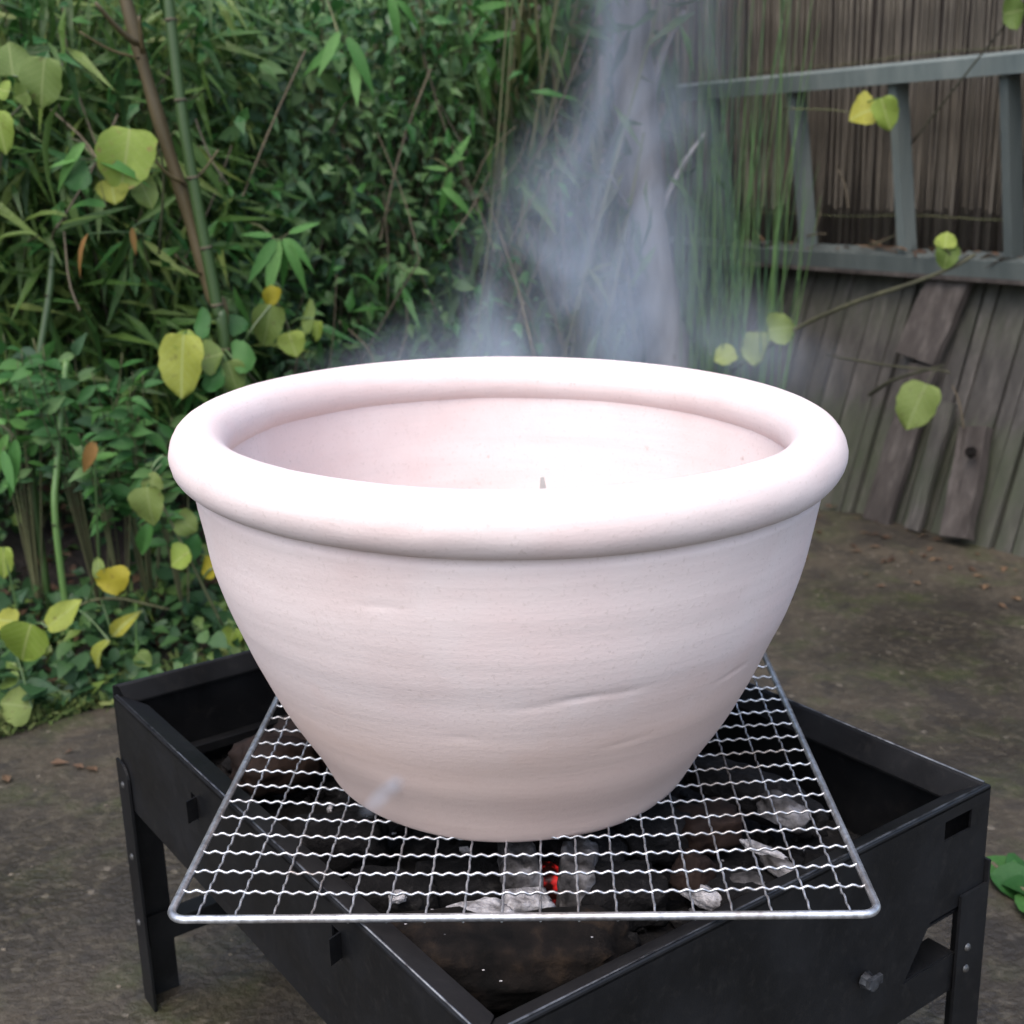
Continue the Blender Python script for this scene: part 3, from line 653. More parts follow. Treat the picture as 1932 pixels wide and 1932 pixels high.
place_lump('charcoal_lump', 'dark charcoal lump right of the glowing blocks', 'charcoal', 1170, 1690, AZ + 0.010, (0.044, 0.034, 0.026), (0, 5, 20), M['char'], 22.0, LG, 0.6)
place_lump('charcoal_lump', 'dark charcoal lump just under the front of the pot', 'charcoal', 1090, 1612, AZ + 0.012, (0.048, 0.034, 0.026), (0, 5, -20), M['char'], 23.0, LG, 0.6)
place_lump('charcoal_lump', 'grey dusted charcoal lump under the right foot of the pot', 'charcoal', 1240, 1570, AZ + 0.012, (0.046, 0.036, 0.026), (0, 5, 40), M['char'], 24.0, LG, 0.6)
place_lump('charcoal_lump', 'black slab leaning on the right wall of the grill', 'charcoal', 1400, 1690, AZ + 0.004, (0.050, 0.030, 0.020), (0, 12, 32), M['char'], 25.0, LG, 0.7)
# the live ember inside the block
me_, t_, b_, o_ = nodes('glowing_ember'); nz = noise(t_, 140, coords(t_), 3)
rc = ramp(t_, [(0.46, (0.0, 0.0, 0.0)), (0.66, (1.0, 0.03, 0.03))], nz.outputs[0]); t_.links.new(rc.outputs[0], b_.inputs['Emission Color'])
b_.inputs['Emission Strength'].default_value = 0.30; b_.inputs['Base Color'].default_value = (0.05, 0.01, 0.008, 1)
emb, _ = place_lump('ember', 'small glowing red ember between the two ash grey charcoal blocks', 'ember', 1042, 1664, AZ + 0.006, (0.026, 0.020, 0.018), (0, 5, 0), me_, 26.0, None, 0.6)

rnd = random.Random(91)
for nm, lab, mt, cnt_, sz in (('charcoal_crumbs', 'small black charcoal crumbs strewn over the ash in the grill', 'char', 420, (0.004, 0.011)), ('ash_flecks', 'white ash flecks scattered on the charcoal in the grill', 'ash', 170, (0.0012, 0.0042))):
    V, F = [], []
    for i in range(cnt_):
        a, b = rnd.uniform(-0.95, 0.95) * HL, rnd.uniform(-0.93, 0.93) * HS; p = Vector((gc.x, gc.y, 0)) + gl * a + gs * b
        r_ = rnd.uniform(*sz); v, f = lump((r_ * rnd.uniform(0.8, 1.9), r_, r_ * 0.8), i * 1.7, 0.6, 1); o = len(V)
        R = Matrix.Rotation(rnd.uniform(0, 6.3), 4, 'Z') @ Matrix.Rotation(rnd.uniform(-0.6, 0.6), 4, 'X')
        q = ash_fn(a / (2 * HL - 0.012) + 0.5, b / (2 * HS - 0.012) + 0.5)
        V += [q + R @ x + UZ * (r_ * 0.3) for x in v]; F += [tuple(k + o for k in t) for t in f]
    tag(obj(nm, (V, F), M[mt]), lab, 'charcoal' if mt == 'char' else 'ash', kind='stuff')
# white flecks that stuck to the scorched log
V, F = [], []
for i in range(45):
    d = Vector((rnd.uniform(-1, 1), rnd.uniform(-1, 0.3), rnd.uniform(0.1, 1)))
    q = Vector(); best = None
    vv = rnd.choice(log.data.vertices)
    if vv.normal.z < 0.05: continue
    q = log.location + vv.co; r_ = rnd.uniform(0.0004, 0.0012); v, f = lump((r_ * 1.6, r_, r_ * 0.7), i, 0.4, 1); o = len(V); V += [q + x for x in v]; F += [tuple(k + o for k in t) for t in f]
fl = obj('ash_specks', (V, F), M['ash'], log); fl['kind'] = 'stuff'

# ------------------------------------------------------------------ low board wall, leaning back
rnd = random.Random(11)
wall = thing('board_wall', 'low wall of narrow weathered grey boards leaning back behind the concrete', 'wall', fen(-0.2, 0.05, 0))
LEAN = math.radians(19.5)
wz = (UZ * math.cos(LEAN) + F_N * math.sin(LEAN)); wn_ = (F_N * math.cos(LEAN) - UZ * math.sin(LEAN))
WH = 0.345 / math.cos(LEAN)
s = -1.15
while s < 0.75:
    w = rnd.choice((0.019, 0.021, 0.023, 0.026)); gap = rnd.choice((0.0014, 0.002, 0.003))
    pr = rnd.uniform(-0.002, 0.002); h = WH
    P = F_0 + F_D * (s + w / 2) + wn_ * (0.010 + pr) + wz * (h / 2 - 0.025)
    V, F = boxf(P, F_D, wn_, wz, (w, 0.014, h))
    tw = rnd.uniform(-0.03, 0.03)
    V = [v + F_D * (0.004 * rnd.uniform(-1, 1)) + wn_ * (tw * (v - P).dot(F_D)) for v in V]
    obj('board', (V, F), M['board'], wall, origin=P); s += w + gap
# added backing behind the boards, lengthened to block the sky
obj('sky_block_board', boxf(F_0 + F_D * -0.6 + wn_ * 0.040 + wz * (WH / 2 - 0.08), F_D, wn_, wz, (2.7, 0.02, WH - 0.10)), M['oldboard'], wall)
topc = F_0 + wz * (WH - 0.03)
obj('capping_board', boxf(topc + F_D * -0.2 + F_N * 0.005 + UZ * 0.012, F_D, F_N, UZ, (1.9, 0.075, 0.010)), M['oldboard'], wall)

# wide split plank and broken stake leaning on the wall
def rough_plank(P0, P1, w, th, nx, seed, broken=0.0, n=14):
    ax = (P1 - P0); L = ax.length; ax.normalize(); side = (F_D - ax * F_D.dot(ax)).normalized(); nrm = side.cross(ax)
    if nrm.dot(F_N) > 0: nrm = -nrm
    V, F = [], []; rr = random.Random(seed); m = 7
    for i in range(n + 1):
        t = i / n
        for j in range(m):
            sj = (j / (m - 1) - 0.5); tip = broken * (0.35 + 0.65 * rr.random()) if i == 0 else 0
            wob = 0.0035 * mnoise.noise(Vector((t * 4, seed, 0)))
            p = P0 + ax * (L * t + tip) + side * (sj * w + wob) + nrm * (th * (0.5 + 0.25 * mnoise.noise(Vector((t * 3, sj * 6, seed)))))
            V.append(p)
    o = len(V)
    for i in range(n + 1):
        for j in range(m): V.append(V[i * m + j] - nrm * th)
    for i in range(n):
        for j in range(m - 1):
            a = i * m + j; F.append((a, a + 1, a + m + 1, a + m)); F.append((o + a, o + a + m, o + a + m + 1, o + a + 1))
    for i in range(n):
        a = i * m; F.append((a, a + m, o + a + m, o + a)); a = i * m + m - 1; F.append((a, o + a, o + a + m, a + m))
    for j in range(m - 1):
        F.append((j, o + j, o + j + 1, j + 1)); a = n * m + j; F.append((a, a + 1, o + a + 1, o + a))
    return V, F
def wallp(px, py, off): return on_plane(px, py, F_0 - wn_ * off, wn_)
pk = obj('split_plank', rough_plank(wallp(1722, 690, 0.016), wallp(1800, 515, 0.016), 0.068, 0.012, 0, 5, 0.035), M['oldboard'])
tag(pk, 'wide split grey brown plank with ragged lower end on the board wall', 'plank')
pk2 = obj('wall_plank', rough_plank(wallp(1655, 985, 0.010), wallp(1745, 690, 0.012), 0.045, 0.010, 0, 6, 0.0), M['oldboard'])
tag(pk2, 'dark upright plank below the split plank, standing on the concrete', 'plank')
pk3 = obj('wall_plank', rough_plank(wallp(1722, 1000, 0.012), wallp(1790, 760, 0.013), 0.022, 0.009, 0, 16, 0.0), M['board'])
tag(pk3, 'narrow pale plank right beside the dark upright plank', 'plank')
stk = thing('broken_stake', 'short broken brown stake with a dark hole, leaning on the board wall', 'stake', wallp(1790, 1010, 0.02))
obj('stake', rough_plank(wallp(1805, 1015, 0.022), wallp(1842, 806, 0.020), 0.040, 0.016, 0, 9, 0.0, 10), M['oldboard'], stk)
hp = wallp(1828, 852, 0.046)
obj('knot_hole', lathe([(0.0002, 0.0008), (0.006, 0.001), (0.0078, -0.006)], 10, Matrix.Translation(hp) @ (-wn_).to_track_quat('Z', 'Y').to_matrix().to_4x4()), M['burnt'], stk)

# ------------------------------------------------------------------ old ladder laid on its side along the top of the wall
lad = thing('wooden_ladder', 'grey green painted ladder lying on its side along the top of the board wall', 'ladder', fen(-0.2, 0.10, 0.352))
B0 = [fence(1400, 475, 0.10), fence(1932, 503, 0.10)]; bz = (B0[0].z + B0[1].z) / 2
lz = 0.247; lean_f = -0.043
lv = (UZ * lz + F_N * lean_f); lvd = lv.normalized(); lnn = F_D.cross(lvd).normalized()
SA, SB = -0.62, 0.72
obj('rail', boxf(fen((SA + SB) / 2, 0.10, bz), F_D, lnn, lvd, (SB - SA, 0.045, 0.024)), M['ladder'], lad)
obj('rail', boxf(fen((SA + SB) / 2, 0.10 + lean_f, bz + lz), F_D, lnn, lvd, (SB - SA, 0.045, 0.022)), M['ladder'], lad)
sr = [(fence(x, y, 0.10) - F_0).dot(F_D) for x, y in ((1352, 455), (1528, 462), (1714, 468), (1916, 480))]
stepr = (sr[3] - sr[1]) / 2
ss = [sr[3] + stepr, sr[3], sr[2], sr[1], sr[1] - stepr, sr[1] - 2 * stepr, sr[1] - 3 * stepr]
for q in [q for q in ss if q > SA + 0.02]:
    obj('rung', boxf(fen(q, 0.10 + lean_f / 2, bz + lz / 2), F_D, lnn, lvd, (0.012, 0.026, lz - 0.022)), M['ladder'], lad)

# ------------------------------------------------------------------ reed screen behind the ladder
scr = thing('reed_screen', 'upright brown split reed screen behind the ladder, bound with wire', 'screen', fen(-0.2, 0.17, 0.33))
rnd = random.Random(5)
reedm = [make_mesh('reed', *tube([(0.0006 * math.sin(k * 1.3 + q), 0.0004 * math.cos(k * 2.1 + q), k / 4) for k in range(5)], 0.0017, 5), M['reed'], True) for q in range(4)]
s = -1.0; RV, RF = [], []
while s < 0.72:
    h = rnd.uniform(0.83, 0.92); k = rnd.uniform(0.65, 1.5)
    P = fen(s, 0.17 + rnd.uniform(-0.003, 0.003), 0.30)
    R = Matrix.Translation(P) @ Matrix.Rotation(rnd.gauss(0, 0.006), 4, 'Y') @ Matrix.Rotation(rnd.gauss(0, 0.006), 4, 'X') @ Matrix.Rotation(rnd.uniform(0, 6.28), 4, 'Z') @ Matrix.Diagonal((k, k, h, 1))
    me = rnd.choice(reedm)
    if -0.46 < s < 0.42: inst('reed', me, scr, R)
    else:
        o = len(RV); RV += [R @ v.co for v in me.vertices]; RF += [tuple(i + o for i in p.vertices) for p in me.polygons]
    s += 0.0037 * k * rnd.uniform(0.80, 1.0)
obj('reeds', (RV, RF), M['reed'], scr, True)['kind'] = 'stuff'
Bs = []
for zz in (0.40, 0.62, 0.84, 1.06):
    Bs.append(tube([fen(-1.0 + 1.72 * i / 40, 0.1655 - 0.0006 * (i % 2), zz + 0.002 * math.sin(i)) for i in range(41)], 0.0007, 4))
for B in Bs: obj('binding_wire', B, M['stem'], scr)
obj('sky_block_board', boxf(fen(-0.60, 0.195, 0.74), F_D, F_N, UZ, (2.7, 0.014, 0.95)), M['oldboard'], scr)  # sheet added behind the reeds, long enough to keep open sky out
#@@VEG

# ------------------------------------------------------------------ leaves
def leaf_geo(prof, fold=0.18, droop=0.25, wave=0.0, cols=5, seed=0):
    """prof = [(t, half width)], unit length along +Y, face up +Z"""
    V, F = [], []; r = random.Random(seed)
    jit = cols > 5
    if jit:                                   # finer outline with a soft irregular edge
        fine = []
        for i in range(len(prof) - 1):
            for k in range(3):
                u = k / 3; fine.append((prof[i][0] + (prof[i + 1][0] - prof[i][0]) * u, prof[i][1] + (prof[i + 1][1] - prof[i][1]) * (u if i else u ** 0.7)))
        prof = fine + [prof[-1]]
        pl, pr_ = r.uniform(0, 9), r.uniform(0, 9)
    for t, w in prof:
        jl, jr = (1 + 0.09 * math.sin(t * 5 + pl) + 0.03 * math.sin(t * 23 + pr_), 1 + 0.09 * math.sin(t * 5 + pr_) + 0.03 * math.sin(t * 25 + pl)) if jit else (1, 1)
        for j in range(cols):
            a = -1 + 2 * j / (cols - 1); x = a * w * (jl if a < 0 else jr)
            z = fold * abs(x) - droop * t * t + wave * math.sin(t * 7 + a * 2 + seed) * abs(a)
            V.append(Vector((x, t, z)))
    for i in range(len(prof) - 1):
        for j in range(cols - 1):
            p = i * cols + j; F.append((p, p + 1, p + cols + 1, p + cols))
    return V, F
LANCE = [(0, 0.008), (0.05, 0.03), (0.2, 0.062), (0.45, 0.068), (0.7, 0.047), (0.88, 0.02), (1, 0.002)]
OVATE = [(0, 0.01), (0.1, 0.12), (0.28, 0.23), (0.48, 0.25), (0.68, 0.19), (0.86, 0.08), (1, 0.006)]
ROUND = [(0.0, 0.22), (0.03, 0.33), (0.14, 0.45), (0.32, 0.52), (0.52, 0.51), (0.70, 0.42), (0.84, 0.27), (0.93, 0.13), (1.0, 0.01)]
HEART = [(0.0, 0.10), (0.02, 0.26), (0.12, 0.38), (0.3, 0.42), (0.5, 0.38), (0.7, 0.26), (0.86, 0.12), (1.0, 0.006)]
def leaf_set(nm, prof, mat, k=4, cols=3, fold=0.3, droop=0.3, wave=0.0):
    return [make_mesh(nm, *leaf_geo(prof, fold * (0.6 + 0.3 * i), droop * (0.3 + 0.5 * i), wave, cols, i), M[mat], True) for i in range(k)]
L_dark = leaf_set('dark_leaf', OVATE, 'dark_leaf'); L_bam = leaf_set('bamboo_leaf', LANCE, 'bamboo_leaf', fold=0.5, droop=0.35)
L_bright = leaf_set('bright_leaf', [(t, w * 1.25) for t, w in LANCE], 'bright_leaf', fold=0.5, droop=0.4)
L_mint = leaf_set('mint_leaf', OVATE, 'mint_leaf', fold=0.35, droop=0.35); L_ivy = leaf_set('ivy_leaf', HEART, 'ivy_leaf', fold=0.2, droop=0.3)
L_bush = leaf_set('bush_leaf', OVATE, 'dark_leaf', 3, 3, 0.4, 0.4) + leaf_set('bush_leaf', OVATE, 'bright_leaf', 1, 3, 0.4, 0.3)
RL = {k: leaf_set(k, ROUND, k, 5, 7, 0.16, 0.16, 0.07) for k in ('yellow_leaf', 'olive_leaf', 'pink_leaf', 'gold_leaf', 'mint_leaf')}
L_or = leaf_set('orange_leaf', [(t, w * 1.7) for t, w in LANCE], 'orange_leaf', fold=0.4, droop=0.2)
L_curl = leaf_set('curled_leaf', [(t, w * 0.8) for t, w in OVATE], 'yellow_leaf', 3, 5, 0.9, 0.5, 0.10)

def leaf_mat4(P, d, n, s, sx=1.0):
    d = d.normalized(); n = (n - d * n.dot(d))
    if n.length < 1e-4: n = frame_of(d)[0]
    n.normalize(); x = d.cross(n)
    R = Matrix(((x.x, d.x, n.x, 0), (x.y, d.y, n.y, 0), (x.z, d.z, n.z, 0), (0, 0, 0, 1)))
    return Matrix.Translation(P) @ R @ Matrix.Diagonal((s * sx, s, s, 1))
def rv(r): return Vector((r.gauss(0, 1), r.gauss(0, 1), r.gauss(0, 1)))
def to_cam(P): return (CAM - P).normalized()
def pxdir(P, ang, back=0.0):
    """direction in the picture plane: ang degrees, 0 = right, 90 = up"""
    a = math.radians(ang); return (RT * math.cos(a) + UP * math.sin(a) + FW * back).normalized()
class Stuff:
    def __init__(s): s.V, s.F = [], []
    def leaf(s, P, d, n, L, W, kind=0):
        d = d.normalized(); n = n - d * n.dot(d)
        if n.length < 1e-4: return
        n.normalize(); x = d.cross(n) * W; o = len(s.V); dr = n * (-0.15 * L)
        s.V += [P, P + d * (L * 0.35) + x + n * (0.25 * W), P + d * (L * 0.4), P + d * (L * 0.35) - x + n * (0.25 * W), P + d * L + dr]
        s.F += [(o, o + 1, o + 2), (o, o + 2, o + 3), (o + 1, o + 4, o + 2), (o + 2, o + 4, o + 3)]
    def stem(s, pts, r, n=3):
        V, F = tube(pts, r, n, False); o = len(s.V); s.V += V; s.F += [tuple(i + o for i in f) for f in F]
    def done(s, name, mat, parent=None, origin=None):
        o = obj(name, (s.V, s.F), M[mat], parent, False, origin); o['kind'] = 'stuff'; return o

# ------------------------------------------------------------------ thicket far behind, one dense mass
rnd = random.Random(21)
th = Stuff(); ts = Stuff()
for i in range(520):
    px = rnd.uniform(-420, 1330); e = rnd.uniform(0.50, 1.25)
    P = bed(px, 400, e); s_ = (P - EDGE0).dot(EDGE_U)
    if s_ > 1.08: continue
    b = Vector((P.x, P.y, bed_z(P) - 0.02)); h = rnd.uniform(0.5, 1.25)
    tip = b + Vector((rnd.gauss(0, 0.12), rnd.gauss(0, 0.12), h)); mid = b.lerp(tip, 0.55) + rv(rnd) * 0.025
    pts = spline([b, mid, tip], 6); ts.stem(pts, rnd.uniform(0.0012, 0.003))
    for k in range(26):
        t = rnd.uniform(0.08, 1); q = pts[min(6, int(t * 6))] + rv(rnd) * 0.035
        if (q - EDGE0).dot(EDGE_U) > 1.12: continue
        d = rv(rnd) + Vector((0, 0, -0.5)) + to_cam(q) * 0.3
        L = rnd.uniform(0.05, 0.11) if rnd.random() < 0.7 else rnd.uniform(0.025, 0.04)
        th.leaf(q, d, UZ + to_cam(q) * 0.8 + rv(rnd) * 0.5, L, L * (0.075 if L > 0.045 else 0.25))
for i in range(150):
    px = rnd.uniform(830, 1230); e = rnd.uniform(0.32, 0.6); P = bed(px, 400, e)
    if (P - EDGE0).dot(EDGE_U) > 1.08: continue
    b = Vector((P.x, P.y, bed_z(P) - 0.02)); tip = b + Vector((rnd.gauss(0, 0.08), rnd.gauss(0, 0.08), rnd.uniform(0.5, 1.0)))
    pts = spline([b, b.lerp(tip, 0.5) + rv(rnd) * 0.02, tip], 6); ts.stem(pts, rnd.uniform(0.0012, 0.003))
    for k in range(22):
        q = pts[rnd.randint(1, 6)] + rv(rnd) * 0.03; L = rnd.uniform(0.05, 0.10); th.leaf(q, rv(rnd) * 0.6 - UZ, to_cam(q) + rv(rnd) * 0.5, L, L * 0.07)
tag(th.done('thicket_foliage', 'thicket'), 'dense dark leafy thicket closing the back of the plant bed', 'thicket', kind='stuff')
tag(ts.done('thicket_stems', 'stem'), 'thin dark stems tangled through the thicket', 'stems', kind='stuff')

# ------------------------------------------------------------------ the two leaning canes
def path(pp, e0, e1): return [bed(x, y, e0 + (e1 - e0) * i / (len(pp) - 1)) for i, (x, y) in enumerate(pp)]
pts = path([(425, 640), (400, 560), (375, 470), (345, 370), (312, 265), (275, 140), (240, 10), (222, -60)], 0.10, 0.13)
pts = [Vector((pts[0].x, pts[0].y, bed_z(pts[0]) - 0.02))] + pts
ws = thing('woody_stem', 'brown woody stem leaning left, crossing beside the green cane', 'stem', pts[0])
obj('trunk', tube(spline(pts, 40), lambda t: 0.0076 - 0.0014 * t + 0.0006 * math.sin(t * 40), 10), M['browncane'], ws, True)
for a, b, r in (((345, 345), (290, 300), 0.0022), ((350, 350), (412, 283), 0.0020), ((268, 90), (180, 5), 0.0035), ((262, 110), (150, 60), 0.0016), ((270, 100), (262, 30), 0.0028), ((385, 520), (330, 480), 0.0016)):
    A, Bp = bed(*a, 0.105), bed(*b, 0.09)
    obj('side_twig', tube(spline([A, A.lerp(Bp, 0.5) + UZ * -0.004, Bp], 8), lambda t, r=r: r * (1 - 0.5 * t), 6), M['browncane'], ws, True)
pts = path([(425, 660), (412, 590), (395, 500), (375, 400), (352, 270), (335, 150), (320, 20), (312, -60)], 0.085, 0.10)
pts = [Vector((pts[0].x, pts[0].y, bed_z(pts[0]) - 0.02))] + pts
gcn = thing('bamboo_cane', 'thick green bamboo cane leaning against the brown woody stem', 'bamboo', pts[0])
sp_ = spline(pts, 48)
obj('culm', tube(sp_, lambda t: 0.0066 - 0.0014 * t, 10), M['greencane'], gcn, True)
for k in (6, 13, 20, 27, 34, 41):
    p = sp_[k]; d = (sp_[k + 1] - p)
    obj('node_ring', tube([p - d.normalized() * 0.002, p, p + d.normalized() * 0.002], lambda t: 0.0068 - 0.0014 * k / 48 + 0.0005 * (1 - abs(2 * t - 1)), 10), M['straw'], gcn, True)
CG = 'thinner bamboo canes in the plant bed'
for lab, pp, e, r in (('thin grey green cane left of the brown woody stem', [(190, 330), (165, 180), (128, 20), (110, -60)], 0.34, 0.006),
                      ('slim pale cane rising through the fresh green plants', [(55, 850), (70, 700), (92, 560), (100, 470)], 0.20, 0.0042),
                      ('short weathered cane standing in the low plants', [(105, 990), (108, 880), (118, 760), (125, 680)], 0.12, 0.0036),
                      ('dark slim cane behind the blotched yellow leaf', [(205, 560), (190, 420), (178, 300), (150, 120)], 0.40, 0.006)):
    q = path(pp, e, e + 0.03); q = [Vector((q[0].x, q[0].y, bed_z(q[0]) - 0.02))] + q
    t_ = thing('bamboo_cane', lab, 'bamboo', q[0], CG); obj('culm', tube(spline(q, 20), r, 8), M['greencane'], t_, True)
    for k in (5, 10, 15):
        p = spline(q, 20)[k]; d = (spline(q, 20)[k + 1] - p).normalized()
        obj('node_ring', tube([p - d * 0.0015, p + d * 0.0015], r * 1.12, 8), M['straw'], t_, True)

# ------------------------------------------------------------------ leafy plants: stems and single leaves
def spray(plant, pts, leaves, r, n, L, t0=0.25, w=0.0016, mat='stem', droop=0.5, spread=1.0, face=0.7, pair=True, sx=1.0, clear=0.0):
    sp = spline(pts, 16)
    obj('twig', tube(sp, lambda t: w * (1 - 0.6 * t), 5), M[mat], plant, True)
    for k in range(n):
        t = t0 + (1 - t0) * (k + 0.5) / n; i = min(15, int(t * 16)); p = sp[i].lerp(sp[i + 1], t * 16 - i)
        ax = (sp[i + 1] - sp[i]).normalized()
        for sgn in ((1, -1) if pair else ((1 if k % 2 else -1),)):
            side = ax.cross(to_cam(p)).normalized() * sgn
            d = side * spread + ax * 0.5 + Vector((0, 0, -droop)) + rv(r) * 0.28 + to_cam(p) * 0.25
            nrm = UZ * r.uniform(0.3, 1.0) + to_cam(p) * face * r.uniform(0.4, 1.4) + rv(r) * 0.45
            inst('leaf', r.choice(leaves), plant, leaf_mat4(p, d, nrm, L * r.uniform(0.5, 1.2), sx * r.uniform(0.75, 1.15)))
# dark glossy shrub in the middle
rnd = random.Random(33)
root = bed(640, 660, 0.38); root.z = bed_z(root) - 0.01
shr = thing('evergreen_shrub', 'dark green glossy shrub with pointed leaves, behind the left rim of pot', 'shrub', root)
n_leaf = 0; tips = []
while len(tips) < 40:
    px, py = rnd.uniform(395, 880), rnd.uniform(55, 640)
    if py < 90 and px < 480: continue
    if any((px - a) ** 2 + (py - b) ** 2 < 52 ** 2 for a, b in tips): continue
    tips.append((px, py))
for px, py in tips:
    e = rnd.uniform(0.22, 0.40); T = bed(px, py, e)
    st = root.lerp(T, 0.35) + EDGE_N * 0.10; st.z = root.z + (T.z - root.z) * 0.55 + 0.05
    a = T + (st - T) * 0.35 + UZ * 0.05
    spray(shr, [st, a, T], L_dark if rnd.random() < 0.86 else L_bush, rnd, 4, 0.029, 0.42, 0.0012, droop=rnd.uniform(0.2, 0.9))
fo = Stuff()
for i in range(4600):
    px, py = rnd.uniform(360, 920), rnd.uniform(-20, 700); q = bed(px, py, rnd.uniform(0.27, 0.50))
    L = rnd.uniform(0.012, 0.030); fo.leaf(q, rv(rnd) + UZ * -0.6, UZ + to_cam(q) * 0.7 + rv(rnd) * 0.5, L, L * 0.24)
fo.done('inner_foliage', 'dark_leaf', shr)
sm = Stuff()
for k in range(26):
    T = bed(rnd.uniform(420, 860), rnd.uniform(80, 500), rnd.uniform(0.38, 0.5)); m_ = root.lerp(T, 0.5) + rv(rnd) * 0.03
    sm.stem(spline([root, m_, T], 8), 0.0025, 5)
sm.done('stems', 'stem', shr)
# left bamboo: long narrow leaves
root = bed(150, 600, 0.45); root.z = bed_z(root) - 0.01
bam = thing('bamboo_clump', 'clump of arching bamboo with long narrow dark leaves left of the canes', 'bamboo', root)
for k in range(30):
    px, py = rnd.uniform(-160, 400), rnd.uniform(-30, 620); T = bed(px, py, rnd.uniform(0.16, 0.42))
    st = root.lerp(T, 0.4) + UZ * 0.06 + rv(rnd) * 0.03
    a = T.lerp(st, 0.4) + UZ * 0.05; sp = spline([st, a, T], 10)
    obj('twig', tube(sp, lambda t: 0.0018 * (1 - 0.6 * t), 5), M['stem' if k % 3 else 'straw'], bam, True)
    for j in range(6):
        p = sp[3 + j] if j < 5 else sp[10]; ang = rnd.choice((-20, -45, -70, -110, -140, -160, 150, 30)) + rnd.gauss(0, 14)
        d = pxdir(p, ang, rnd.uniform(-0.5, 0.3)); n_ = UZ * 0.7 + to_cam(p) * 0.6 + rv(rnd) * 0.4
        inst('leaf', rnd.choice(L_bam), bam, leaf_mat4(p, d, n_, rnd.uniform(0.045, 0.095), rnd.uniform(0.7, 1.1)))
fo = Stuff()
for i in range(4200):
    px, py = rnd.uniform(-300, 470), rnd.uniform(-60, 760); q = bed(px, py, rnd.uniform(0.24, 0.52)); L = rnd.uniform(0.03, 0.09)
    fo.leaf(q, pxdir(q, rnd.uniform(-170, 10), rnd.uniform(-0.6, 0.6)), UZ + to_cam(q) * 0.5 + rv(rnd) * 0.5, L, L * 0.07)
fo.done('inner_foliage', 'bamboo_leaf', bam)
mx = Stuff()
for i in range(2600):     # young growth mixed through everything
    px, py = rnd.uniform(-260, 1120), rnd.uniform(-60, 780); q = bed(px, py, rnd.uniform(0.20, 0.48)); L = rnd.uniform(0.010, 0.034) if rnd.random() < 0.7 else rnd.uniform(0.04, 0.07)
    if mnoise.noise(Vector((px * 0.006, py * 0.006, 3))) < -0.1 or (q - EDGE0).dot(EDGE_U) > 1.05: continue
    mx.leaf(q, rv(rnd) - UZ * 0.4, UZ + to_cam(q) * 0.7 + rv(rnd) * 0.6, L, L * (0.24 if L < 0.035 else 0.08))
tag(mx.done('young_growth', 'mint_leaf'), 'fresh green young leaves mixed through shrub and bamboo', 'foliage', kind='stuff')
# single bright bamboo sprays hanging in at the top and beside the shrub
SG = 'bright bamboo sprays'
sprays = [('bright green bamboo spray hanging over the dark shrub', (600, -40), (640, 70), 0.20, [((655, 70), -60, 105), ((640, 60), -115, 90), ((650, 80), -150, 95), ((668, 115), -85, 85)]),
          ('single bright bamboo leaf hanging point down above the shrub', (735, -60), (738, -5), 0.22, [((735, -10), -75, 85), ((748, 0), -40, 60)]),
          ('bright bamboo spray with bent leaf tips above the smoke', (890, -40), (890, 50), 0.30, [((880, 60), -85, 70), ((893, 75), 10, 80), ((910, 90), -60, 75), ((890, 30), 30, 90), ((905, 110), -80, 90)]),
          ('pair of bright bamboo leaves hanging next to the smoke column', (1060, -60), (1040, -5), 0.34, [((1035, 10), -100, 105), ((1055, 30), -80, 105), ((1015, 40), -115, 80)]),
          ('small bright leaf tuft at the right edge of the dark shrub', (800, 300), (845, 315), 0.24, [((850, 315), 60, 70), ((845, 320), 175, 45), ((852, 325), -110, 75), ((835, 355), -35, 70), ((840, 305), 10, 40)]),
          ('bright bamboo leaves low on the left, beside the slim pale cane', (-40, 790), (25, 820), 0.06, [((15, 820), -120, 95), ((30, 830), -95, 105), ((10, 800), 160, 70), ((5, 850), -70, 80)]),
          ('bright fern like bamboo tuft between the green cane and dark shrub', (470, 420), (520, 455), 0.14, [((520, 450), -120, 95), ((530, 455), -80, 80), ((540, 450), -40, 70), ((515, 445), 175, 60), ((545, 440), 20, 60), ((525, 450), -100, 110), ((535, 450), -60, 90)]),
          ('leafy bright spray above the blotched yellow leaf', (130, 260), (180, 300), 0.10, [((178, 300), -10, 95), ((160, 270), -130, 90), ((200, 390), 160, 80), ((150, 300), -170, 60)])]
for lab, s0, s1, e, ls in sprays:
    A, Bq = bed(*s0, e + 0.08), bed(*s1, e); t_ = thing('bamboo_spray', lab, 'bamboo', A, SG)
    obj('twig', tube(spline([A, A.lerp(Bq, 0.5) + UZ * 0.005, Bq], 8), 0.0012, 5), M['stem'], t_, True)
    for (x, y), ang, ln in ls:
        p = bed(x, y, e); obj('petiole', tube([Bq, p], 0.0007, 4), M['stem'], t_)
        inst('leaf', rnd.choice(L_bright), t_, leaf_mat4(p, pxdir(p, ang, rnd.uniform(-0.25, 0.1)), to_cam(p) + UZ * 0.7 + rv(rnd) * 0.15, px_size(p, ln * 1.05), 1.35))
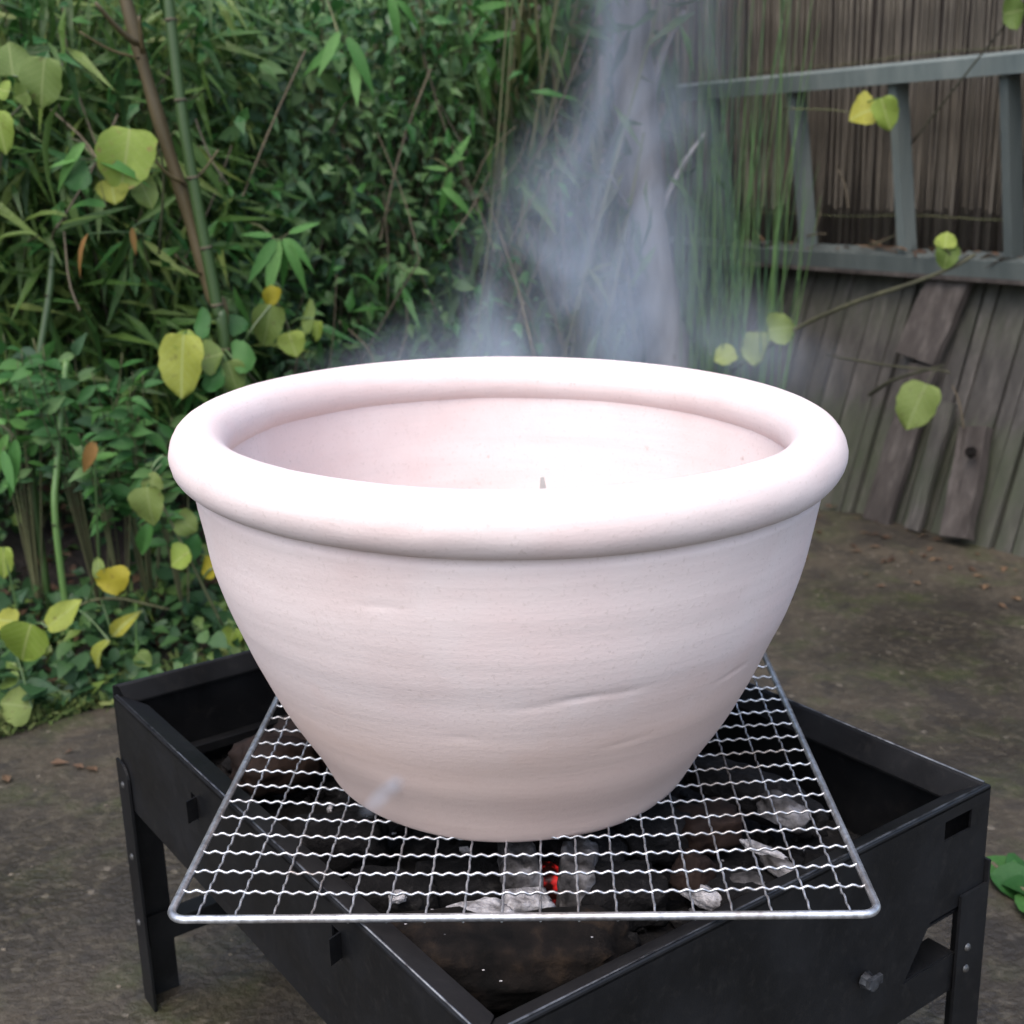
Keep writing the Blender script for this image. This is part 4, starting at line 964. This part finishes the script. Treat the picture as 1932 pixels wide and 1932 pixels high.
# fresh green low plants on the left
MG = 'fresh green low plants'
for lab, cx, cy, e, rx, ry, n_ in (('fresh green leafy plant under the slim pale cane', 150, 700, 0.13, 105, 70, 13), ('fresh green leafy plant spilling down beside the short weathered cane', 250, 760, 0.10, 85, 60, 11),
                                   ('fresh green leafy plant low at the far left of the bed', 20, 680, 0.16, 80, 60, 9), ('small fresh green plant touching the left side of the pot rim', 330, 900, 0.06, 55, 50, 7),
                                   ('fresh green plant below the big yellow leaf group', 210, 860, 0.09, 70, 60, 8)):
    c0 = bed(cx, cy + ry, e + 0.05); c0.z = bed_z(c0) - 0.005
    t_ = thing('leafy_plant', lab, 'plant', c0, MG)
    for k in range(n_):
        T = bed(cx + rnd.uniform(-rx, rx), cy + rnd.uniform(-ry, ry), e + rnd.uniform(-0.03, 0.06))
        m_ = c0.lerp(T, 0.6) + UZ * 0.02; spray(t_, [c0, m_, T], L_mint if k % 3 else L_bush, rnd, 4, 0.023, 0.40, 0.0013, droop=rnd.uniform(0, 0.6), spread=rnd.uniform(0.5, 1.1), sx=1.05)
# ------------------------------------------------------------------ round-leaved vines, every leaf placed
def vine(label, stem_px, e, leaves, group, wr=0.0016, mat='stem', plane=bed, name='round_leaved_vine'):
    P = [plane(x, y, ee) for x, y, ee in stem_px]; t_ = thing(name, label, 'vine', P[0], group)
    sp = spline(P, 6 * (len(P) - 1)); obj('stem', tube(sp, lambda t: wr * (1 - 0.4 * t), 5), M[mat], t_, True)
    for (x, y, w, h, ang, kind, ee) in leaves:
        c = plane(x, y, ee); L = px_size(c, h); d = pxdir(c, ang, 0.12 * math.sin(x)); p = c - d * (L * 0.5)
        near = min(sp, key=lambda q: (q - p).length)
        obj('petiole', tube(spline([near, near.lerp(p, 0.5) + UZ * 0.004, p], 5), 0.0010, 4), M['greencane' if mat == 'stem' else mat], t_)
        ms = L_curl if kind == 'curl' else L_or if kind == 'orange' else RL[kind]
        base_w = {'curl': 0.40, 'orange': 0.22}.get(kind, 1.02)
        inst('leaf', rnd.choice(ms), t_, leaf_mat4(p, d, to_cam(c) + UZ * 0.35 + rv(rnd) * 0.24, L, (w / h) / base_w))
VG = 'round-leaved vines in the plant bed'
vine('vine with pale olive round leaf high above the bamboo, far left', [(-60, 300, 0.16), (40, 200, 0.14), (120, 120, 0.14)], 0.14,
     [(78, 155, 88, 92, -100, 'olive_leaf', 0.12), (40, 180, 45, 30, 200, 'olive_leaf', 0.115), (20, 110, 75, 70, 100, 'olive_leaf', 0.16), (5, 170, 45, 25, 170, 'yellow_leaf', 0.14), (2, 250, 50, 80, -80, 'yellow_leaf', 0.12)], VG)
vine('vine bearing the big yellow leaf with a pink blotch', [(300, 480, 0.14), (305, 300, 0.12), (240, 250, 0.11)], 0.10,
     [(238, 300, 108, 118, -95, 'pink_leaf', 0.09), (213, 362, 60, 46, -80, 'yellow_leaf', 0.10), (275, 362, 52, 58, -60, 'olive_leaf', 0.10), (140, 330, 70, 62, 200, 'mint_leaf', 0.11), (252, 455, 11, 50, -85, 'orange', 0.12), (150, 478, 10, 80, -112, 'orange', 0.12)], VG)
vine('vine with the largest yellow green leaf hanging over the pot rim', [(520, 760, 0.16), (440, 680, 0.10), (360, 630, 0.08)], 0.06,
     [(342, 692, 88, 122, -95, 'yellow_leaf', 0.05), (352, 640, 50, 42, 80, 'yellow_leaf', 0.055), (400, 672, 70, 45, 15, 'olive_leaf', 0.06), (460, 672, 75, 42, 10, 'mint_leaf', 0.06), (400, 715, 70, 48, 190, 'mint_leaf', 0.05), (440, 712, 55, 65, -70, 'olive_leaf', 0.055), (505, 614, 62, 78, -100, 'olive_leaf', 0.10), (448, 612, 50, 40, 20, 'mint_leaf', 0.09), (380, 612, 60, 34, 180, 'mint_leaf', 0.09)], VG)
vine('vine with one golden leaf and a notched pale leaf left of the smoke', [(620, 760, 0.14), (560, 650, 0.14), (510, 540, 0.16)], 0.12,
     [(512, 560, 32, 42, -110, 'gold_leaf', 0.13), (552, 650, 52, 50, -70, 'yellow_leaf', 0.11), (580, 600, 70, 26, 175, 'olive_leaf', 0.13), (598, 625, 22, 40, -100, 'yellow_leaf', 0.12)], VG)
vine('trailing vine with green round leaf against the left of the pot', [(420, 1180, 0.03), (340, 1020, 0.03), (280, 900, 0.05)], 0.03,
     [(280, 955, 64, 72, -85, 'olive_leaf', 0.02), (288, 908, 40, 36, 80, 'olive_leaf', 0.03), (352, 988, 52, 44, -30, 'olive_leaf', 0.03), (338, 1052, 56, 46, -150, 'yellow_leaf', 0.02), (362, 1030, 40, 50, 60, 'mint_leaf', 0.03), (392, 1073, 46, 32, -170, 'gold_leaf', 0.03), (436, 1205, 40, 46, -110, 'yellow_leaf', 0.03), (272, 1020, 28, 66, -110, 'mint_leaf', 0.03), (370, 855, 40, 60, -100, 'yellow_leaf', 0.05), (300, 880, 26, 44, -110, 'mint_leaf', 0.05)], VG)
vine('trailing vine with yellow disc leaves along the edge of the concrete', [(320, 1150, 0.05), (190, 1130, 0.05), (40, 1190, 0.03), (-80, 1200, 0.03)], 0.02,
     [(215, 1097, 62, 56, -80, 'gold_leaf', 0.02), (122, 1157, 48, 82, 40, 'yellow_leaf', 0.01), (46, 1216, 88, 84, -110, 'yellow_leaf', 0.0), (10, 1170, 50, 46, 170, 'yellow_leaf', 0.02), (185, 1232, 34, 64, -130, 'curl', 0.0), (232, 1178, 32, 62, 50, 'curl', 0.02), (6, 1062, 40, 60, -90, 'yellow_leaf', 0.04), (272, 1245, 34, 36, -40, 'olive_leaf', 0.01), (30, 1330, 80, 60, 170, 'olive_leaf', 0.0), (168, 862, 24, 62, -105, 'orange', 0.06), (185, 1070, 24, 40, 100, 'olive_leaf', 0.03)], VG)
# ------------------------------------------------------------------ ground cover
iv = thing('ground_ivy', 'dark ground ivy covering the soil along the edge of the concrete', 'ivy', EDGE0 + Vector((0, 0, 0)))
rnd = random.Random(8)
def surf(px, py, lift):
    for k in range(60):
        q = bed(px, py, 0.005 + k * 0.008)
        if q.z <= bed_z(q) + lift: return q
    return q
for i in range(270):
    px, py = rnd.uniform(-60, 560), rnd.uniform(960, 1330)
    if py > 1395 - px * 0.30 or ((px - 130) / 125) ** 2 + ((py - 1040) / 70) ** 2 < 1: continue
    q = surf(px, py, rnd.uniform(0.012, 0.06)); q.z += 0.004
    ax = Vector((rnd.gauss(0, 1), rnd.gauss(-0.6, 0.8), rnd.gauss(-0.2, 0.4)))
    inst('leaf', rnd.choice(L_ivy), iv, leaf_mat4(q, ax, UZ * 0.9 + to_cam(q) * 0.6 + rv(rnd) * 0.35, rnd.uniform(0.016, 0.030)))
fo = Stuff(); 
for i in range(5200):
    px, py = rnd.uniform(-200, 900), rnd.uniform(700, 1345)
    if ((px - 130) / 135) ** 2 + ((py - 1035) / 80) ** 2 < 1 and rnd.random() < 0.85: continue
    q = surf(px, py, rnd.uniform(0.0, 0.05)); L = rnd.uniform(0.010, 0.024)
    fo.leaf(q, Vector((rnd.gauss(0, 1), rnd.gauss(-0.3, 1), rnd.gauss(0, 0.5))), UZ + to_cam(q) * 0.4 + rv(rnd) * 0.5, L, L * 0.34)
fo.done('small_foliage', 'ivy_leaf', iv)
ms = Stuff(); li = Stuff()
for i in range(7000):
    s_ = rnd.uniform(-1.2, 1.1); e = abs(rnd.gauss(0, 0.028)) - 0.012 + 0.01 * mnoise.noise(Vector((s_ * 9, 0, 0)))
    q = EDGE0 + EDGE_U * s_ + EDGE_N * e; q.z = max(0.0, bed_z(q)) + rnd.uniform(-0.002, 0.008)
    L = rnd.uniform(0.006, 0.018); ms.leaf(q, rv(rnd) + UZ * 1.0, UZ * 0.5 + to_cam(q) + rv(rnd) * 0.5, L, L * 0.16)
tag(ms.done('moss_fringe', 'moss'), 'fringe of moss and short grass along the edge of the concrete', 'moss', kind='stuff')
for i in range(1500):
    px, py = rnd.uniform(-200, 1000), rnd.uniform(640, 1330); q = surf(px, py, 0.004); L = rnd.uniform(0.012, 0.035)
    li.leaf(q, Vector((rnd.gauss(0, 1), rnd.gauss(0, 1), rnd.gauss(0, 0.25))), UZ + rv(rnd) * 0.4, L, L * 0.28)
tag(li.done('leaf_litter', 'dead_leaf'), 'brown dead leaf litter lying on the soil under the plants', 'leaf litter', kind='stuff')
# dry straw stalks through the bed
st = Stuff(); rnd = random.Random(77)
for i in range(70):
    px = rnd.uniform(-60, 1150); e = rnd.uniform(0.16, 0.42); y0 = rnd.uniform(250, 760)
    A = bed(px, y0, e); ang = rnd.choice((55, 62, 70, 110, 120, 128, 80, 100)) + rnd.gauss(0, 8)
    Bq = A + pxdir(A, ang, rnd.uniform(-0.2, 0.2)) * rnd.uniform(0.08, 0.24)
    st.stem(spline([A, A.lerp(Bq, 0.5) + rv(rnd) * 0.006, Bq], 5), rnd.uniform(0.0006, 0.0013), 4)
for i in range(75):     # fan of dry stems at the foot of the trunk
    px = rnd.uniform(860, 1180); A = bed(px + rnd.uniform(-30, 160), rnd.uniform(560, 720), rnd.uniform(0.22, 0.5)); Bq = A + pxdir(A, rnd.gauss(108, 16), rnd.uniform(-0.2, 0.2)) * rnd.uniform(0.15, 0.42)
    if (A - EDGE0).dot(EDGE_U) > 1.08: continue
    st.stem(spline([A, A.lerp(Bq, 0.5) + rv(rnd) * 0.008, Bq], 5), rnd.uniform(0.0007, 0.0014), 4)
tag(st.done('dry_stalks', 'straw'), 'straw coloured dry stalks criss-crossing through the plants', 'stalks', kind='stuff')
# reedy green grass in front of the fence corner
gg = Stuff(); rnd = random.Random(13)
g0 = fen(-0.34, -0.03, 0)
for i in range(120):
    b = g0 + F_D * rnd.gauss(0.02, 0.09) + F_N * rnd.uniform(-0.06, 0.02); b.z = 0.0
    tip = b + Vector((rnd.gauss(0.01, 0.05), rnd.gauss(0, 0.04), rnd.uniform(0.35, 0.85))); m_ = b.lerp(tip, 0.55) + rv(rnd) * 0.012
    gg.stem(spline([b, m_, tip], 6), lambda t: 0.0014 * (1 - 0.75 * t), 3)
g_ = tag(gg.done('reed_grass', 'dark_leaf'), 'tall thin green grass blades in front of the fence, half hidden by smoke', 'grass', kind='stuff')
# pale trunk behind the smoke
tb = [bed(x, y, 0.26) for x, y in ((1266, 700), (1240, 560), (1212, 380), (1200, 200), (1192, 40), (1188, -60))]
tb = [Vector((tb[0].x, tb[0].y, -0.03))] + tb
tr = thing('pale_tree', 'pale twisted grey tree trunk behind the smoke, next to the fence', 'tree', tb[0])
sp = spline(tb, 40); V, F = tube(sp, lambda t: 0.034 - 0.009 * t, 18)
V = [v + (v - sp[min(40, i // 18)]).normalized() * (0.006 * mnoise.noise(Vector((v.x * 60, v.y * 60, v.z * 6))) + 0.004 * mnoise.noise(v * 45)) for i, v in enumerate(V)]
obj('trunk', (V, F), M['trunk'], tr, True)
for (a, b_, r) in (((1240, 560), (1150, 330), 0.007), ((1205, 260), (1290, 20), 0.008), ((1225, 460), (1330, 250), 0.005)):
    A, Bq = bed(*a, 0.26), bed(*b_, 0.24); obj('branch', tube(spline([A, A.lerp(Bq, 0.5) + UZ * 0.02, Bq], 8), lambda t, r=r: r * (1 - 0.6 * t), 7), M['trunk'], tr, True)
cr = Stuff(); rnd = random.Random(4)
for i in range(500):
    q = bed(rnd.uniform(1080, 1340), rnd.uniform(-300, -20), rnd.uniform(0.1, 0.4)); L = rnd.uniform(0.03, 0.05); cr.leaf(q, rv(rnd), UZ + rv(rnd) * 0.6, L, L * 0.25)
cr.done('crown', 'dark_leaf', tr)
# ------------------------------------------------------------------ branch with round leaves across the fence
fp = lambda x, y, e: fence(x, y, e)
vine('bare mossy branch with round green leaves slanting across the board wall', [(1380, 700, -0.06), (1500, 622, -0.06), (1610, 572, -0.06), (1720, 535, -0.05), (1800, 503, -0.03), (1840, 480, -0.01)], 0,
     [(1475, 618, 64, 52, 10, 'olive_leaf', -0.08), (1425, 658, 62, 66, -100, 'olive_leaf', -0.08), (1368, 670, 48, 44, 200, 'yellow_leaf', -0.09), (1785, 452, 40, 34, 80, 'yellow_leaf', -0.04), (1787, 485, 46, 44, -100, 'olive_leaf', -0.04)], None, 0.0036, 'bark', fp, 'vine_branch')
vine('thin twig with one large brown tipped leaf hanging before the board wall', [(1560, 670, -0.03), (1680, 690, -0.04), (1780, 700, -0.04), (1790, 705, -0.04)], 0,
     [(1728, 766, 82, 92, -115, 'olive_leaf', -0.07)], None, 0.0018, 'bark', fp, 'vine_branch')
vine('slender twig with twin pale green leaves before the ladder', [(1480, 205, 0.0), (1560, 207, 0.0), (1610, 212, 0.0)], 0,
     [(1628, 210, 78, 50, 190, 'yellow_leaf', -0.02), (1672, 215, 52, 62, -70, 'yellow_leaf', -0.015)], None, 0.001, 'stem', fp, 'vine_branch')
vine('dark bare twig reaching up across the reed screen to a leaf', [(1720, 270, 0.03), (1830, 130, 0.02), (1900, 40, 0.01), (1925, -20, 0.0)], 0,
     [(1915, 22, 60, 46, 10, 'olive_leaf', 0.0)], None, 0.0014, 'bark', fp, 'vine_branch')
tw = obj('dry_twig', tube(spline([wallp(1640, 745, 0.03), wallp(1690, 715, 0.045), wallp(1780, 690, 0.035)], 10), lambda t: 0.0035 * (1 - 0.4 * t), 6), M['bark'])
tag(tw, 'short stubby dry twig stuck against the split plank', 'twig')
tw = obj('pale_tendril', tube(spline([wallp(1797, 728, 0.035), wallp(1810, 760, 0.04), wallp(1818, 808, 0.03)], 8), 0.0011, 5), M['straw'])
tag(tw, 'pale thin curved tendril hanging over the broken stake', 'tendril')
sl = thing('seedling', 'tiny yellow green seedling at the foot of the broken stake', 'seedling', on_z(1815, 1025))
P = ORG[sl.name]; tp = on_plane(1800, 975, P, FW); obj('stem', tube(spline([P, P.lerp(tp, 0.5) + RT * 0.004, tp], 6), 0.0008, 4), M['stem'], sl)
for ang in (170, -30, -60, 200):
    inst('leaf', rnd.choice(L_bright), sl, leaf_mat4(tp.lerp(P, rnd.uniform(0, 0.5)), pxdir(tp, ang), to_cam(tp) + UZ, 0.018, 2.4))
# litter on the ladder's lower rail
dl = Stuff()
for i in range(150):
    q = fen(rnd.uniform(-0.45, 0.35), 0.10 + rnd.uniform(-0.02, 0.02), bz + 0.014); L = rnd.uniform(0.012, 0.04); dl.leaf(q, F_D * rnd.choice((-1, 1)) + rv(rnd) * 0.4, UZ + rv(rnd) * 0.3, L, L * 0.12)
tag(dl.done('rail_litter', 'dead_leaf'), 'dead leaf scraps caught along the lower rail of the ladder', 'leaf litter', kind='stuff')
for lab, a_, b_, w_ in (('pale dry stick standing against the reed screen between two rungs', fence(1578, 313, 0.10), fence(1600, 392, 0.09), 0.0022),
                        ('thin dry stem leaning beside the pale stick behind the ladder', fence(1548, 395, 0.10), fence(1536, 440, 0.09), 0.0016),
                        ('bent dry twig lying along the lower rail of the ladder', fence(1500, 452, 0.085), fence(1560, 441, 0.085), 0.0020),
                        ('dark forked twig resting on the lower rail near a rung', fence(1640, 462, 0.08), fence(1688, 444, 0.08), 0.0022)):
    tw = obj('dry_twig', tube(spline([a_, a_.lerp(b_, 0.5) + rv(rnd) * 0.003, b_], 6), lambda t, w=w_: w * (1 - 0.5 * t), 5), M['straw' if 'pale' in lab or 'bent' in lab else 'bark'])
    tag(tw, lab, 'twig')
# fallen scraps on the slab
fs = Stuff()
for i in range(130):
    k = rnd.random(); q = EDGE0 + EDGE_U * rnd.uniform(-0.6, 1.05) - EDGE_N * abs(rnd.gauss(0.0, 0.10)) if k < 0.6 else fen(rnd.uniform(-0.1, 0.4), -abs(rnd.gauss(0, 0.10)), 0)
    q.z = 0.002; L = rnd.uniform(0.006, 0.020); fs.leaf(q, Vector((rnd.gauss(0, 1), rnd.gauss(0, 1), 0.08)), UZ + rv(rnd) * 0.15, L, L * 0.22)
tag(fs.done('slab_litter', 'dead_leaf'), 'small brown leaf scraps fallen along the edges of the concrete', 'leaf litter', kind='stuff')
# sprig on the concrete at the right
P = on_z(1880, 1655)
sg = thing('leaf_sprig', 'fallen green leaf sprig with straw stalk on the concrete by the right leg', 'leaf', P)
obj('stalk', tube([on_z(1872, 1628, 0.006), on_z(1945, 1690, 0.004), on_z(1990, 1725, 0.003)], 0.0014, 5), M['straw'], sg)
for x, y, a, s_ in ((1855, 1618, -60, 0.035), (1868, 1650, -35, 0.04), (1890, 1668, -20, 0.04), (1915, 1690, -50, 0.038), (1900, 1640, 20, 0.032), (1935, 1700, -10, 0.035)):
    q = on_z(x, y, 0.006); inst('leaf', rnd.choice(L_mint), sg, leaf_mat4(q, Vector((math.cos(math.radians(a)), math.sin(math.radians(a)), 0.05)), UZ + rv(rnd) * 0.2, s_, 1.5))
# grit and crumbs on the slab
gr = Stuff(); rnd = random.Random(2)
for i in range(420):
    q = Vector((rnd.uniform(-1.0, 1.0), rnd.uniform(-0.1, 1.15), 0.0))
    if edge_e(q) > -0.01 or (q - F_0).dot(F_N) > -0.01: continue
    r_ = rnd.uniform(0.0006, 0.0021); V, F = lump((r_ * 2.4, r_ * 2, r_ * 1.2), i, 0.4, 1); o = len(gr.V)
    gr.V += [v + q + UZ * r_ * 0.3 for v in V]; gr.F += [tuple(k + o for k in f) for f in F]
tag(gr.done('slab_grit', 'grit'), 'pale grit and crumbs scattered over the concrete', 'grit', kind='stuff')

# ------------------------------------------------------------------ smoke rising behind the pot
def float_curve(t, pts, fac):
    n = t.nodes.new('ShaderNodeFloatCurve'); c = n.mapping.curves[0]
    while len(c.points) < len(pts): c.points.new(0.5, 0.5)
    for p, (x, y) in zip(c.points, pts): p.location = (x, y); p.handle_type = 'AUTO'
    n.mapping.update(); t.links.new(fac, n.inputs['Value']); return n.outputs[0]
def math_n(t, op, a, b=None, c=None):
    m = t.nodes.new('ShaderNodeMath'); m.operation = op
    for i, v in enumerate((a, b, c)):
        if v is None: continue
        if isinstance(v, (int, float)): m.inputs[i].default_value = v
        else: t.links.new(v, m.inputs[i])
    return m.outputs[0]
def smoke_obj(name, label, secs, depth_k, dens, nscale, seed, lo=0.40, hi=0.72):
    """secs = [(centre point, half width)] from bottom to top"""
    secs = sorted(secs, key=lambda q: q[0].z); z0, z1 = secs[0][0].z, secs[-1][0].z
    V, F = [], []; n = 20
    for c, w in secs:
        for k in range(n):
            a = 2 * math.pi * k / n; V.append(c + Vector((math.cos(a) * w * 1.04, math.sin(a) * w * depth_k * 1.04, 0)))
    for i in range(len(secs) - 1):
        for k in range(n):
            a, b = i * n + k, i * n + (k + 1) % n; F.append((a, b, b + n, a + n))
    F.append(tuple(range(n - 1, -1, -1))); F.append(tuple((len(secs) - 1) * n + k for k in range(n)))
    m = bpy.data.materials.new(name); m.use_nodes = True; t = m.node_tree; t.nodes.remove(t.nodes['Principled BSDF']); out = t.nodes['Material Output']
    pv = t.nodes.new('ShaderNodeVolumePrincipled'); pv.inputs['Color'].default_value = (0.78, 0.87, 1.0, 1); pv.inputs['Anisotropy'].default_value = 0.1
    tc = t.nodes.new('ShaderNodeTexCoord'); sp = t.nodes.new('ShaderNodeSeparateXYZ'); t.links.new(tc.outputs['Object'], sp.inputs[0])
    zt = math_n(t, 'DIVIDE', math_n(t, 'SUBTRACT', sp.outputs[2], z0), z1 - z0)
    xs = [c.x for c, w in secs]; ys = [c.y for c, w in secs]; ws = [w for c, w in secs]
    def curve(vals, lo_, hi_):
        pts = [((c.z - z0) / (z1 - z0), (v - lo_) / (hi_ - lo_)) for (c, w), v in zip(secs, vals)]
        return math_n(t, 'MULTIPLY_ADD', float_curve(t, pts, zt), hi_ - lo_, lo_)
    cx = curve(xs, min(xs) - 0.02, max(xs) + 0.02); cy = curve(ys, min(ys) - 0.02, max(ys) + 0.02); hw = curve(ws, 0.0, max(ws) * 1.05)
    dx = math_n(t, 'DIVIDE', math_n(t, 'SUBTRACT', sp.outputs[0], cx), hw)
    dy = math_n(t, 'DIVIDE', math_n(t, 'SUBTRACT', sp.outputs[1], cy), math_n(t, 'MULTIPLY', hw, depth_k))
    r2 = math_n(t, 'ADD', math_n(t, 'MULTIPLY', dx, dx), math_n(t, 'MULTIPLY', dy, dy))
    fall = math_n(t, 'POWER', math_n(t, 'MAXIMUM', math_n(t, 'SUBTRACT', 1.0, r2), 0.0), 1.6)
    edge = math_n(t, 'MULTIPLY', math_n(t, 'MINIMUM', math_n(t, 'MULTIPLY', zt, 7.0), 1.0), math_n(t, 'MINIMUM', math_n(t, 'MULTIPLY', math_n(t, 'SUBTRACT', 1.0, zt), 9.0), 1.0))
    mp = t.nodes.new('ShaderNodeMapping'); mp.inputs['Scale'].default_value = nscale; mp.inputs['Location'].default_value = (seed, seed * 0.37, 0)
    mp.inputs['Rotation'].default_value = (0, 0.22, 0); t.links.new(tc.outputs['Object'], mp.inputs[0])
    nz = noise(t, 1.0, mp.outputs[0], 4, 0.55, 1.6)
    rp = ramp(t, [(lo, (0.06,) * 3), (hi, (1, 1, 1))], nz.outputs[0])
    d = math_n(t, 'MULTIPLY', math_n(t, 'MULTIPLY', math_n(t, 'MULTIPLY', fall, rp.outputs[0]), edge), dens)
    t.links.new(d, pv.inputs['Density']); t.links.new(pv.outputs[0], out.inputs['Volume'])
    o = obj(name, (V, F), m); tag(o, label, 'smoke', kind='stuff'); return o
YS = 0.50
def sec(px, py, hw, y=YS):
    P = on_plane(px, py, Vector((0, y, 0)), Vector((0, 1, 0))); return P, px_size(P, hw)
smoke_obj('smoke_plume', 'pale bluish smoke rising in a column behind the pot', [sec(1060, 800, 600), sec(1075, 690, 560), sec(1100, 600, 420), sec(1125, 480, 300), sec(1150, 330, 270), sec(1200, 200, 240), sec(1225, 60, 225), sec(1235, -120, 250)],
          0.34, 20.5, (12, 12, 5.5), 1.7, 0.37, 0.76)
smoke_obj('smoke_wisp', 'faint wisp of smoke curling up before the lower left of the pot', [sec(690, 1545, 20, 0.035), sec(722, 1500, 34, 0.035), sec(768, 1462, 34, 0.03), sec(815, 1420, 30, 0.025), sec(840, 1360, 22, 0.02)],
          0.35, 220.0, (30, 30, 16), 4.1, 0.30, 0.62)
